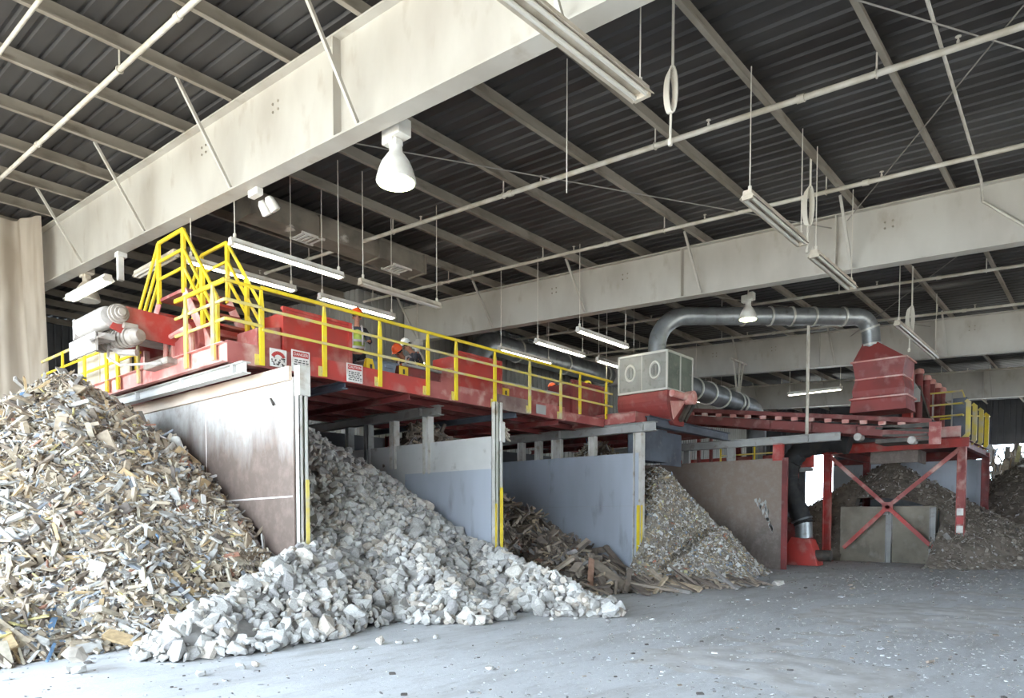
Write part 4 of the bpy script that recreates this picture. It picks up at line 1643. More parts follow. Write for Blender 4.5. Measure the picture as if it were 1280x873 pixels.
mb.bar((e.x - .05, e.y + 1.5, e.z - .15), (e.x - .05, e.y, e.z - .35), .06, .07)
mb.bar((e.x - .05, e.y + 1.3, e.z - .4), (e.x - .05, e.y + .1, e.z - .45), .06, .07)
mb.build('take_up_frame', 'dark_metal', root)
mb = MB()
mb.lathe((e.x + .05, e.y + .1, e.z - .2), [(.16, 0), (.17, .05), (.17, .85), (.16, .9)], 16, axis=(1, 0, 0))
mb.build('tail_drum', 'rubber', root, smooth=True)
mb = MB()
mb.box(e.x - .1, e.x, e.y - .25, e.y + .05, e.z - .75, e.z - .1)
mb.build('end_bracket', 'red_dusty', root)
for y in (6.4, 4.9):
    mb = MB()
    mb.lathe((e.x - .05, y, e.z - .66 + (y - 4.4) * .14), [(.1, -.1), (.12, -.08), (.12, .3), (.1, .32)], 12, axis=(1, 0, 0))
    mb.build('return_roller', 'drum', root, smooth=True)
mb = MB()
for y in (11.8,):
    zc = B.z + (y - 4.4) * .141 - .6
    for dx in (0, 1.0):
        mb = MB()
        mb.box(24.0 + dx - .05, 24.0 + dx + .05, y - .05, y + .05, 0, zc)
        mb.build('support_leg', 'red_dark', root)
rod('hanging_post', [(22.95, at(1008, 530, x=22.9).y, 4.27), (22.95, at(1008, 530, x=22.9).y, 7.66)], .05, 'pipe', 'slim white post standing on the beam and holding up the fat grey duct', 'post')

# flexible black duct and blower behind the brown wall
bx = 25.6
P = [at(p, q, x=bx) for p, q in ((1062, 556), (1040, 553), (1018, 556), (1000, 564), (989, 578), (985, 596), (989, 616), (997, 636), (1004, 655))]
duct('flexible_duct', P, .33, 'black flexible duct hanging down between the brown partition and the red stand', mats=('rubber', 'galv_dark'), bands=(.97,), corr=.09, root_loc=V((bx, P[-1].y, P[-1].z)))
root = thing('blower', (25.7, P[-1].y, 0), 'red blower with grey outlet on the floor under the black flexible duct', 'blower')
c = P[-1]
mb = MB()
mb.tube([c + V((0, 0, .05)), c + V((.02, -.02, -.5))], .3, 18)
mb.build('outlet_collar', 'galv', root, smooth=True)
mb = MB()
mb.lathe((25.4, c.y + .45, .75), [(.2, 0), (.75, .03), (.75, .5), (.2, .53)], 26, axis=(1, 0, 0))
mb.build('fan_scroll', 'red_dark', root, smooth=True)
mb = MB()
mb.extr([(25.3, c.y + .9, 0), (25.3, c.y - .6, 0), (25.3, c.y - .45, .55), (25.3, c.y - .3, .92), (25.3, c.y + .3, 1.0)], (.7, 0, 0))
mb.build('base', 'red', root, bevel=.02)
mb = MB()
mb.tube([(25.6, c.y - .3, .35), (25.6, c.y - .95, .35)], .2, 14)
mb.build('motor', 'dark_metal', root, smooth=True)

# chute under the platform
root = thing('drop_chute', (18.8, 10.4, 3.2), 'dark blue-grey drop chute hanging above the shredded waste', 'chute')
ca, cb = at(801, 560, y=10.32), at(833, 560, y=10.32)
cc = at(848, 560, y=10.6)
mb = MB()
mb.box(ca.x, cb.x, 10.3, 10.33, 3.28, 4.22)
mb.build('front_plate', 'dark_plate', root)
mb = MB()
mb.box(cb.x + .02, cc.x, 10.5, 10.53, 3.24, 4.22)
mb.build('side_wing', 'dark_plate', root)
mb = MB()
mb.box(cb.x - .02, cb.x + .02, 10.33, 10.75, 3.28, 4.22)
mb.box(ca.x, ca.x + .03, 10.33, 10.75, 3.28, 4.22)
mb.box(ca.x, cb.x, 10.73, 10.75, 3.28, 4.22)
mb.build('rear_box', 'dark_plate', root)

# ------------------------------------------------------------- red stand
SX = 28.5
ya, yb = at(1034, 630, x=SX).y, at(1201, 630, x=SX).y
root = thing('cross_braced_stand', (SX, (ya + yb) / 2, 0), 'open red steel stand with crossed braces before the dark dirt heap', 'steel stand')
for y, mt in ((ya, 'red'), (yb, 'red_dusty')):
    mb = MB()
    mb.ibeam((SX, y, 0), (SX, y, 4.1), .26, .24, up=(0, 1, 0))
    mb.box(SX - .2, SX + .2, y - .2, y + .2, 0, .03)
    mb.build('post', mt, root)
mb = MB()
mb.ibeam((SX, ya + .2, 4.25), (SX, yb - .2, 4.25), .32, .24)
mb.build('top_beam', 'red', root)
cy_, cz_ = at(1110, 634, x=SX).y, at(1110, 634, x=SX).z
for (y, z), mt in (((ya - .1, 4.0), 'red_dusty'), ((yb + .1, 4.0), 'red_dusty'), ((at(1055, 685, x=SX).y, at(1055, 685, x=SX).z), 'red'), ((at(1172, 690, x=SX).y, at(1172, 690, x=SX).z), 'red')):
    mb = MB()
    mb.bar((SX - .05, cy_, cz_), (SX - .05, y, z), .07, .14)
    mb.build('brace', mt, root)
mb = MB()
mb.box(SX - .08, SX - .02, cy_ - .18, cy_ + .18, cz_ - .18, cz_ + .18)
mb.build('gusset', 'red_dusty', root)
for y, mt in ((ya, 'red_dark'), (yb, 'red_dark')):
    mb = MB()
    mb.ibeam((SX + 5.4, y, 0), (SX + 5.4, y, 4.1), .26, .24, up=(0, 1, 0))
    mb.build('rear_post', mt, root)
    mb = MB()
    mb.ibeam((SX, y, 4.25), (SX + 5.4, y, 4.25), .3, .2)
    mb.build('side_beam', 'red_dark', root)
mb = MB()
mb.ibeam((SX + 5.4, ya, 4.25), (SX + 5.4, yb, 4.25), .3, .2)
mb.build('rear_beam', 'red_dark', root)
for z, mt in ((1.75, 'sign_white'), (1.45, 'sign_red'), (1.15, 'sign_white')):
    mb = MB()
    mb.box(SX - .125, SX - .12, yb - .1, yb + .1, z, z + .24)
    mb.build('reflective_band', mt, root)
root = thing('discharge_plate', (27.6, 6.2, 3.5), 'brown discharge plate hanging under the conveyor end above the dirt heap', 'chute')
a, b = at(1088, 565, x=28.8), at(1147, 576, x=28.8)
mb = MB()
mb.box(28.8, 28.84, b.y, a.y, b.z - .05, a.z)
mb.build('plate', 'brown_plate', root)
mb = MB()
mb.box(28.84, 30.2, b.y, b.y + .04, b.z - .05, a.z)
mb.build('side_plate', 'brown_plate', root)

# push wall
root = thing('push_wall', (29.1, 6.6, 0), 'low olive grey concrete push wall behind the crossed braces', 'push wall')
a, b = at(1050, 660, x=29.1), at(1170, 660, x=29.1)
mb = MB()
mb.box(29.1, 29.4, b.y, a.y, 0, at(1110, 633, x=29.1).z)
mb.build('wall_panel', 'concrete', root, bevel=.02)
for p in (1111, 1166):
    q = at(p, 660, x=29.0)
    mb = MB()
    mb.ibeam((29.0, q.y, 0), (29.0, q.y, 2.05), .2, .18, up=(0, 1, 0))
    mb.build('post', 'grey_steel', root)
mb = MB()
for p in (1107, 1119):
    q = at(p, 642, x=28.88)
    mb.box(28.85, 28.9, q.y - .08, q.y + .08, q.z - .06, q.z + .06)
mb.build('bolt_plate', 'pale_plate', root)
# blue partition of the last bay
root = thing('bay_partition', (34.3, 6, 0), 'dim blue-grey partition wall behind the dark dirt heap', 'partition', 'bay partition walls')
a, b = at(1075, 600, x=34.3), at(1229, 600, x=34.3)
mb = MB()
mb.box(34.28, 34.32, b.y, 10.2, 0, 4.05)
mb.build('steel_plate', 'blue_plate', root)
mb = MB()
mb.ibeam((34.3, b.y - .1, 0), (34.3, b.y - .1, 4.3), .2, .18, up=(0, 1, 0))
mb.build('end_post', 'red', root)
mb = MB()
mb.ibeam((34.3, b.y - .1, 4.2), (34.3, 10.2, 4.2), .26, .2)
mb.build('top_beam', 'red_dark', root)

# service platform with rails on the stand -------------------------------
root = thing('service_platform', (30.5, 5.4, 4.42), 'small railed service platform on top of the red stand', 'platform')
PX = 29.2
yl, yr = at(1138, 510, x=PX).y, at(1203, 510, x=PX).y
mb = MB()
mb.box(PX - .3, 34.0, yr, ya, 4.42, 4.5)
mb.build('deck_plate', 'red_dark', root)
a, b = at(1171, 536, x=PX), at(1203, 546, x=PX)
mb = MB()
mb.box(PX - .36, PX - .3, b.y, a.y, 4.5, 4.86)
mb.build('toe_plate', 'red_pink', root)
for q, mt in ((488.5, 'yellow_dusty'), (504, 'yellow_dusty'), (518.5, 'yellow_dusty')):
    p = at(1203, q, x=PX)
    mb = MB()
    mb.tube([(PX, yl, p.z), (PX, p.y, p.z), (PX + .5, p.y - .02, p.z - (.25 if q < 490 else 0))], .035, 6)
    mb.build('rail', mt, root)
p = at(1203, 522, x=PX + 1.2)
mb = MB()
mb.tube([(PX + 1.2, yl, p.z), (PX + 1.2, p.y, p.z)], .03, 6)
mb.build('inner_rail', 'yellow', root)
for pp in (1166, 1190):
    q = at(pp, 510, x=PX)
    mb = MB()
    mb.tube([(PX, q.y, 4.5), (PX, q.y, at(pp, 492, x=PX).z)], .025, 6)
    mb.build('rail_post', 'grey_steel', root)
mb = MB()
mb.box(PX + .2, PX + .5, yr - .1, yr + .35, 4.5, 5.9)
mb.build('control_box', 'dark_plate', root)
root = thing('guardrail', (31.5, yr - .2, 4.4), 'four curved yellow rail posts descending behind the service platform', 'railing', 'yellow guardrails')
for k, (pp, t, bt) in enumerate(((1211, 500, 548), (1219, 505, 555), (1227, 511, 558), (1234, 517, 561))):
    yy = yr - .22
    # x where the pixel column meets the plane y=yy
    q = at(pp, t, y=yy)
    z1 = q.z
    z0 = at(pp, bt, y=yy).z
    mb = MB()
    mb.bar((q.x, yy, z0 + .1), (q.x, yy, z1 - .06), .14, .12, up=(1, 0, 0))
    mb.bar((q.x, yy, z0 + .12), (q.x, yy + .12, z0 - .02), .14, .1, up=(1, 0, 0))
    mb.bar((q.x, yy, z1 - .08), (q.x, yy + .08, z1), .12, .08, up=(1, 0, 0))
    mb.build('post', 'yellow_dusty' if k != 3 else 'yellow', root)
q0, q1 = at(1213, 520, y=yr - .15), at(1237, 521, y=yr - .15)
mb = MB()
mb.tube([q0, q1], .03, 6)
mb.build('rail', 'yellow', root)
# magnet drum bank
root = thing('screen_bank', (29.6, 6.5, 4.5), 'row of red round-topped screen columns beside the suction hood', 'screen machine')
mb = MB()
a, b = at(1129, 455, x=27.0), at(1140, 455, x=27.0)
mb.box(27.0, 27.35, b.y, a.y, 4.9, at(1134, 453, x=27).z)
mb.build('tall_plate', 'red', root)
mb = MB()
mb.box(27.02, 27.4, at(1131, 480, x=27).y + .02, at(1124, 480, x=27).y, 4.7, at(1128, 470, x=27).z)
mb.build('dark_back', 'rubber', root)
for k, (pp, t, bt) in enumerate(((1149, 463, 522), (1158, 471, 524), (1164, 476, 526), (1171, 481, 530), (1177, 486, 534))):
    xx = 28.6 + .5 * k
    q = at(pp, t, x=xx)
    z0 = 4.5
    mb = MB()
    mb.tube([(xx, q.y, z0), (xx, q.y, q.z - .1)], .13, 12)
    mb.build('column', 'red_dark', root, smooth=True)
    mb = MB()
    mb.lathe((xx, q.y, q.z - .14), [(.16, 0), (.17, .06), (.14, .16), (.05, .2)], 12)
    mb.build('cap', 'red_pink', root, smooth=True)
mb = MB()
a = at(1141, 475, x=28.2)
b = at(1150, 495, x=28.2)
mb.extr([(28.2, a.y, a.z), (28.2, b.y, b.z + .2), (28.2, b.y, b.z - .2), (28.2, a.y, b.z - .2)], (.05, 0, 0))
mb.build('guard_plate', 'pale_plate', root)
mb = MB()
mb.bar((28.4, at(1146, 500, x=28.4).y, 6.3), (29.4, at(1166, 530, x=29.4).y, 4.6), .2, .1)
mb.build('slide', 'dark_metal', root)

# machinery glimpsed above the brown wall
root = thing('bin_frame', (25, 11, 0), 'red steel bin frame glimpsed above the brown partition', 'steel frame')
mb = MB()
for y in (9.2, 11.4, 13.5):
    mb.box(26.4, 26.6, y - .1, y + .1, 0, 4.6)
mb.build('post', 'red_dark', root)
mb = MB()
mb.box(26.3, 26.7, 8.6, 14, 3.5, 4.0)
mb.build('cross_plate', 'red', root)
mb = MB()
mb.box(26.2, 26.6, 8.6, 14.2, 3.35, 3.48)
mb.build('sill', 'grey_steel', root)
root = thing('yellow_gate', (25.4, 10.6, 3.4), 'small yellow rail frame behind the open top of the brown partition', 'railing')
for z in (3.65, 4.0, 4.3):
    mb = MB()
    mb.tube([(25.4, 9.6, z), (25.4, 11.6, z)], .03, 6)
    mb.build('rail', 'yellow_dusty', root)
for y in (9.6, 10.3, 11.6):
    mb = MB()
    mb.tube([(25.4, y, 2.8), (25.4, y, 4.3)], .035, 6)
    mb.build('post', 'yellow', root)
q = at(947, 565, x=25.8)
rod('steel_pipe', [(25.8, q.y, 2.6), (25.8, q.y, 4.5)], .2, 'galv', 'upright grey pipe seen through the open top of the brown partition', 'pipe')


# ------------------------------------------------------------------ heaps
def hull(points):
    bm = bmesh.new()
    for p in points:
        bm.verts.new(p)
    r = bmesh.ops.convex_hull(bm, input=bm.verts)
    bmesh.ops.delete(bm, geom=list({g for g in r['geom_interior'] + r['geom_unused'] if isinstance(g, bmesh.types.BMVert)}), context='VERTS')
    bmesh.ops.dissolve_limit(bm, angle_limit=math.radians(14), verts=bm.verts, edges=bm.edges)
    bm.verts.index_update()
    vs = [v.co.copy() for v in bm.verts]
    fs = [[v.index for v in f.verts] for f in bm.faces]
    bm.free()
    return vs, fs


R = random.Random(11)


def rock_t():
    ax = V((1, R.uniform(.62, .95), R.uniform(.45, .8)))
    P = []
    for i in range(22):
        d = V((R.gauss(0, 1), R.gauss(0, 1), R.gauss(0, 1))).normalized()
        m = max(abs(d.x), abs(d.y), abs(d.z))
        d = d.lerp(d / m * .82, .55)          # between a ball and a block
        P.append(V((d.x * ax.x, d.y * ax.y, d.z * ax.z)) * R.uniform(.86, 1.08))
    return hull(P)


def scrap_t(w0, w1, t0, t1, j=.12):
    w, t = R.uniform(w0, w1), R.uniform(t0, t1)
    P = []
    for sx in (-1, 1):
        for sy in (-1, 1):
            for sz in (-1, 1):
                P.append(V((sx * (.5 - R.uniform(0, j)), sy * w * .5 * R.uniform(.6, 1.1), sz * t * .5 * R.uniform(.7, 1.1))))
    P.append(V((.5, R.uniform(-.3, .3) * w, 0)))
    P.append(V((-.5, R.uniform(-.3, .3) * w, 0)))
    return hull(P)


ROCKS = [rock_t() for _ in range(12)]
SCRAPS = [scrap_t(.12, .24, .06, .12) for _ in range(7)] + [scrap_t(.3, .5, .06, .14) for _ in range(2)] + [scrap_t(.07, .11, .05, .08) for _ in range(5)]
BOARDS = [scrap_t(.08, .15, .04, .07, .05) for _ in range(9)] + [scrap_t(.18, .28, .03, .06, .08) for _ in range(2)]
FLAKES = [scrap_t(.4, .8, .12, .3) for _ in range(8)]


def heap(H, xr, yr, tm, mat, base_mat, n, size, tilt, lab, item=None, n_ind=0, sink=.25, flat=True, step=.13, wide=None, seed=1, base_name='heap', cat='heap', grp=None):
    rnd = random.Random(seed)
    nx, ny = int((xr[1] - xr[0]) / step), int((yr[1] - yr[0]) / step)
    g = [[H(xr[0] + i * step, yr[0] + j * step) for j in range(ny + 1)] for i in range(nx + 1)]
    mb = MB()
    idx = {}

    def vid(i, j):
        if (i, j) not in idx:
            idx[(i, j)] = len(mb.v)
            mb.v.append(V((xr[0] + i * step, yr[0] + j * step, max(g[i][j] - .05, .003 if g[i][j] < .06 else .0))))
        return idx[(i, j)]
    for i in range(nx):
        for j in range(ny):
            q = [(i, j), (i + 1, j), (i + 1, j + 1), (i, j + 1)]
            if sum(g[a][b] > .03 for a, b in q) >= 3:
                mb.f.append(tuple(vid(a, b) for a, b in q))
                mb.m.append(0)
    spec = []
    tries = 0
    while len(spec) < n and tries < n * 30:
        tries += 1
        x, y = rnd.uniform(*xr), rnd.uniform(*yr)
        h = H(x, y)
        if h <= .015:
            continue
        px, py, d = proj((x, y, h))
        if px < -60 or px > 1340 or py < 0 or py > 930 or d < 1:
            continue
        e = .12
        nrm = V((H(x - e, y) - H(x + e, y), H(x, y - e) - H(x, y + e), 2 * e)).normalized()
        to = (EYE - V((x, y, h))).normalized()
        if nrm.dot(to) < -.12 and rnd.random() < .85:
            continue
        s = size(rnd, x, y)
        k = rnd.randrange(len(tm))
        if flat:
            tl = tilt * min(1, .15 + h / .5)
            zq = V((0, 0, 1)).rotation_difference((nrm + V((rnd.gauss(0, tl), rnd.gauss(0, tl), rnd.gauss(0, tl)))).normalized())
            Rm = zq.to_matrix() @ Matrix.Rotation(rnd.uniform(0, 6.283), 3, 'Z') @ Matrix.Rotation(rnd.gauss(0, .5) * min(1, .2 + h / .5), 3, 'X')
        else:
            Rm = Matrix.Rotation(rnd.uniform(0, 6.283), 3, 'Z') @ Matrix.Rotation(rnd.uniform(-1.2, 1.2), 3, 'X') @ Matrix.Rotation(rnd.uniform(-1.2, 1.2), 3, 'Y')
        c = V((x, y, h)) + nrm * s * rnd.uniform(-sink, sink * .6)
        # pieces near the toe rest on the floor, not under it
        lo = min((Rm @ v).z for v in tm[k][0]) * s
        if c.z + lo < 0:
            c.z = -lo + .002
        spec.append((s / d, k, c, Rm, s, nrm.dot(to)))
    spec.sort(key=lambda t: -t[0] * (1 if t[5] > .15 else .2))
    ind, rest = spec[:n_ind], spec[n_ind:]
    for _, k, c, Rm, s, _n in rest:
        vs, fs = tm[k]
        mb.add([c + Rm @ (v * s) for v in vs], fs, 1)
    o = mb.build(base_name, [base_mat, mat], None, fixn=False)
    tag(o, lab, cat, grp, 'stuff')
    if ind:
        nm, ilab, icat, igrp = item
        mes = {}
        for _, k, c, Rm, s, _n in ind:
            if k not in mes:
                me = bpy.data.meshes.new(nm)
                me.from_pydata(tm[k][0], [], tm[k][1])
                me.materials.append(MT[mat])
                mes[k] = me
            ob = bpy.data.objects.new(nm, mes[k])
            COL.objects.link(ob)
            ob.matrix_world = Matrix.Translation(c) @ Rm.to_4x4() @ Matrix.Scale(s, 4)
            tag(ob, ilab, icat, igrp, 'thing')


def nz(x, y, s, o=0.0):
    return mnoise.noise(V((x * s + o, y * s - o, o)))


def seg_h(x, y, pts, slope):
    best = -9
    for a, b in zip(pts[:-1], pts[1:]):
        ax, ay, az = a
        bx_, by_, bz = b
        dx, dy = bx_ - ax, by_ - ay
        t = max(0, min(1, ((x - ax) * dx + (y - ay) * dy) / (dx * dx + dy * dy)))
        best = max(best, az + (bz - az) * t - slope * math.hypot(x - ax - dx * t, y - ay - dy * t))
    return best


def H_wood(x, y):
    if x > X1 - .06 and y > 10.15:
        return 0
    d = math.hypot(x - 4.6, y - 14.9)
    h = 4.42 - .78 * math.sqrt(d * d + .05)
    h = max(h, seg_h(x, y, [(4.6, 12.0, 1.9), (2.6, 10.4, .7), (1.9, 9.6, .3)], .6))
    return h + .16 * nz(x, y, .9, 3) + .08 * nz(x, y, 2.4, 7)


def H_stone(x, y):
    if y > 10.1 and (x < X1 + .12 or x > X2 - .08):
        return 0
    h = 3.98 - .69 * math.hypot((x - 9.0) * .9, y - 14.6)
    h = max(h, seg_h(x, y, [(7.2, 11.4, 1.75), (6.35, 10.0, 1.2), (5.4, 9.2, .88), (4.2, 8.6, .55), (3.6, 8.2, .22)], .68))
    h = max(h, seg_h(x, y, [(11.2, 11.2, 1.25), (10.4, 9.0, .85), (10.0, 7.4, .52), (9.85, 6.4, .16)], .55))
    h = max(h, seg_h(x, y, [(9.0, 11.5, 1.7), (8.2, 8.6, .6), (7.9, 7.6, .2)], .5))
    return h + .13 * nz(x, y, 1.1, 21) + .05 * nz(x, y, 3, 4)


def H_board(x, y):
    if y > 10.2 and (x < X2 + .1 or x > X3 - .1):
        return 0
    h = 2.45 - .62 * math.hypot(x - 15.6, y - 14.3)
    h = max(h, 2.7 - .7 * math.hypot(x - 12.3, y - 14.3))
    h = max(h, seg_h(x, y, [(15.0, 12.0, 1.0), (13.6, 10.2, .62), (13.0, 9.2, .4), (14.2, 8.2, .2)], .4))
    h = max(h, seg_h(x, y, [(14.2, 8.4, .24), (15.5, 7.9, .16), (16.8, 7.1, .08)], .22))
    return h + .12 * nz(x, y, 1.2, 13)


def H_shred(x, y):
    if y > 10.05 and (x < X3 + .15 or x > X4 - .1):
        return 0
    d = math.hypot(x - 19.2, y - 10.9)
    d = math.sqrt(d * d + .06)
    h = 3.5 - 1.05 * d
    h = max(h, seg_h(x, y, [(19.6, 9.6, 1.35), (18.4, 8.4, .5), (17.5, 7.6, .16)], .6))
    h = max(h, seg_h(x, y, [(17.9, 9.6, .8), (16.6, 8.6, .25), (16.0, 8.1, .1)], .5))
    if y < 10.4:
        h = min(h, .62 * max(0, (x - 1.73 * y) / 1.99) + 2.4 * max(0, y - 9.3))
    return h + .12 * nz(x, y, 1.3, 5)


def H_dirt(x, y):
    if 28.2 < x < 29.5 and 4.9 < y < 8.3:
        return 0
    d = math.hypot(x - 32.0, y - 7.35)
    h = 4.05 - .62 * d
    if x < 29.3 and 5.0 < y < 8.0:
        return 0
    if y > 7.9:
        h = min(h, (x - 28.85) * 1.3)
    if x > 34.2 and y > 4.5:
        return 0
    return h + .15 * nz(x, y, .8, 2)


def H_far(x, y):
    d = math.hypot(x - 39.4, y - 2.0)
    return 5.3 - .68 * d + .2 * nz(x, y, .8, 9)


print('heaps')
heap(H_wood, (-1.5, 6.4), (8.2, 20.5), SCRAPS, 'wood', 'wood_base', 17000, lambda r, x, y: min(.62, .115 * math.exp(r.gauss(.45, .5))), .4,
     'small wood scraps and dust making up the tall heap beside the first partition', ('wood_scrap', 'larger splintered wood scrap lying on the tall heap before the first partition', 'wood scrap', 'larger wood scraps on the tall heap'),
     300, sink=.06, seed=3, base_name='wood_scrap_heap')
heap(H_stone, (2.8, 11.5), (5.4, 15.5), ROCKS, 'stone', 'stone_base', 5200, lambda r, x, y: min(.23, .088 * math.exp(r.gauss(.0, .36))), .3,
     'smaller concrete rubble and dust making up the pale grey rubble heap', ('concrete_chunk', 'larger broken concrete chunk lying on the pale grey rubble heap', 'concrete chunk', 'larger concrete chunks on the rubble heap'),
     300, sink=.35, flat=False, seed=5, base_name='rubble_heap')
heap(H_board, (11.4, 17.4), (6.4, 16), BOARDS, 'plank', 'wood_base', 2600, lambda r, x, y: min(1.5, .5 * math.exp(r.gauss(.05, .4))), .4,
     'smaller wood splinters in the heap of broken boards between the grey partitions', ('broken_board', 'larger broken brown board on the heap between the two grey partitions', 'board', 'broken boards on the middle heap'),
     300, sink=.05, seed=8, base_name='board_heap')
heap(H_shred, (15, 22.8), (6.4, 14), FLAKES, 'shred', 'shred_base', 10500, lambda r, x, y: min(.28, .072 * math.exp(r.gauss(0, .4))), .5,
     'steep cone of shredded mixed waste under the dark drop chute', sink=.3, seed=9, base_name='shredded_waste_heap')
heap(H_dirt, (25.5, 38.5), (1.5, 13), FLAKES, 'dirt_bits', 'soil', 4200, lambda r, x, y: min(.3, .075 * math.exp(r.gauss(0, .5))), .5,
     'dark brown dirt heap behind the red cross-braced stand', sink=.3, seed=12, step=.2, base_name='dirt_heap')
heap(H_far, (33, 46), (-4, 8), FLAKES, 'dirt_bits', 'soil', 2500, lambda r, x, y: min(.35, .09 * math.exp(r.gauss(0, .5))), .5,
     'dark dirt heap at the far end of the shed by the bright opening', sink=.3, seed=14, step=.25, base_name='dirt_heap')


# spill heaps seen through the open tops of the partitions
def small_pile(cx, cy, top, r, tm, mat, base, n, sz, seed, lab, nm, xa, xb):
    def H(x, y):
        if x < xa or x > xb or y < 11.6:
            return 0
        return min(top, top + .5 - ((top + .5) / r) * math.hypot(x - cx, y - cy)) + .1 * nz(x, y, 2, seed)
    heap(H, (cx - r, cx + r), (cy - r, cy + r), tm, mat, base, n, sz, .6, lab, sink=.1, seed=seed, base_name=nm, step=.2)


small_pile(12.75, 14.1, 4.0, 3.2, SCRAPS, 'plank', 'wood_base', 1100, lambda r, x, y: r.uniform(.2, .6), 31, 'jumbled sticks seen above the second partition plate', 'stick_heap', X2 + .1, X3 - .1)
small_pile(18.9, 12.8, 4.0, 3.0, SCRAPS, 'wood', 'wood_base', 1300, lambda r, x, y: r.uniform(.12, .4), 33, 'pale shredded wood peak seen above the third partition plate', 'shredded_wood_heap', X3 + .1, X4 - .1)

# stringy bits at the bright end opening
mb = MB()
rr = random.Random(40)
for k in range(420):
    x, y = rr.uniform(48.5, 51), rr.uniform(2.5, 6.2)
    z = rr.uniform(2.5, 6.0)
    l = rr.uniform(.3, 1.3)
    mb.bar((x, y, z - l), (x + rr.uniform(-.3, .3), y + rr.uniform(-.3, .3), z), rr.uniform(.04, .3), .03)
mb.box(48.8, 50.8, 2.4, 6.3, 0, 2.6)
solo(mb, 'baled_scrap', 'shred', 'tangle of baled scrap stacked before the far bright opening', 'scrap', kind='stuff')

# loose stones and floor litter
loose = [(91, 828, .15), (84, 842, .085), (98, 842, .09), (250, 846, .07), (612, 838, .055), (545, 799, .05), (520, 803, .06), (500, 806, .07), (476, 806, .09), (300, 838, .06), (320, 834, .05), (815, 776, .05),
         (445, 812, .05), (972, 733, .16), (62, 822, .05), (150, 813, .06), (720, 775, .06), (760, 779, .05), (690, 776, .07), (205, 818, .06)]
for i, (px_, py_, s) in enumerate(loose):
    p = at(px_, py_, z=0)
    vs, fs = ROCKS[i % len(ROCKS)]
    me = bpy.data.meshes.new('loose_stone')
    lo = min(v.z for v in vs)
    me.from_pydata([(v - V((0, 0, lo))) * s for v in vs], [], fs)
    me.materials.append(MT['stone'])
    o = bpy.data.objects.new('loose_stone', me)
    COL.objects.link(o)
    zb_ = 0
    if i == 0:
        p = at(91, 842, z=0)
        zb_ = .11
    o.location = (p.x, p.y, zb_)
    o.rotation_euler = (0, 0, i * 1.3)
    lb = {0: 'pale concrete block resting on two smaller stones on the floor', 1: 'small stone under the pale block, nearer the wood heap', 2: 'small stone under the pale block, nearer the rubble heap',
          13: 'grey lump on the floor at the foot of the brown partition', 4: 'lone small stone on the bare floor before the rubble slope', 3: 'lone pale stone at the front edge of the floor below the rubble'}.get(i)
    tag(o, lb or 'small loose stone lying on the bare floor along the foot of the heaps', 'stone', 'loose stones on the floor', 'thing')

mb = MB()
rr = random.Random(77)
cnt = 0
while cnt < 3400:
    px_, py_ = rr.uniform(0, 1290), rr.uniform(688, 880)
    p = at(px_, py_, z=0)
    if p.x > 34 or p.x < 0 or p.y > 9.6:
        continue
    dens = .10
    if px_ > 560:
        dens = .2
    if px_ > 780 and 770 < py_ < 840:
        dens = .55
    if px_ > 980 and py_ < 738:
        dens = 1.0
    if rr.random() > dens:
        continue
    if max(H_wood(p.x, p.y), H_stone(p.x, p.y), H_board(p.x, p.y), H_shred(p.x, p.y), H_dirt(p.x, p.y)) > .03:
        continue
    s = .017 * math.exp(rr.gauss(0, .55)) * (1 if py_ > 760 else 1.9)
    vs, fs = FLAKES[rr.randrange(8)]
    Rm = Matrix.Rotation(rr.uniform(0, 6.3), 3, 'Z') @ Matrix.Rotation(rr.gauss(0, .25), 3, 'X')
    lo = min((Rm @ v).z for v in vs) * s
    mb.add([p + V((0, 0, -lo)) + Rm @ (v * s) for v in vs], fs)
    cnt += 1
solo(mb, 'floor_litter', 'grit', 'fine chips and grit scattered over the concrete floor', 'litter', kind='stuff', base=(8, 5, 0), fixn=False)


# churned dirt streaks on the floor
def H_streak(x, y):
    b = mnoise.noise(V((x * .35 - y * .2, x * .25 + y * .55, 4.4)))
    f = mnoise.noise(V((x * 2.6, y * 2.6, 9.1)))
    px_, py_, d = proj((x, y, 0))
    return .002 + .035 * b + .02 * f


mb = MB()
st = .09
ok = {}
for i in range(int(12 / st)):
    for j in range(int(6.5 / st)):
        x, y = 6.5 + i * st, .3 + j * st
        h = H_streak(x, y)
        u = (x - 12) * .6 + (y - 3.0) * 1.0
        w = math.exp(-((y - 2.9 + .12 * (x - 9)) / 1.3) ** 2)
        h = h * w - .004 * (1 - w)
        ok[(i, j)] = (len(mb.v), h)
        mb.v.append(V((x, y, h)))
for (i, j), (k, h) in list(ok.items()):
    if (i + 1, j + 1) in ok:
        q = [ok[(i, j)], ok[(i + 1, j)], ok[(i + 1, j + 1)], ok[(i, j + 1)]]
        if max(a[1] for a in q) > 0:
            mb.f.append(tuple(a[0] for a in q))
            mb.m.append(0)
churn = M('churned_floor_dust', (202, 200, 199), (178, 174, 170), scale=3, rough=1.0, stain=(206, 206, 208), sscale=14, slo=.6, shi=.72, bump=.6, bscale=22)
tag(mb.build('dirt_streak', [churn], fixn=False), 'low churned dirt streaks crossing the open floor', 'dirt', kind='stuff')


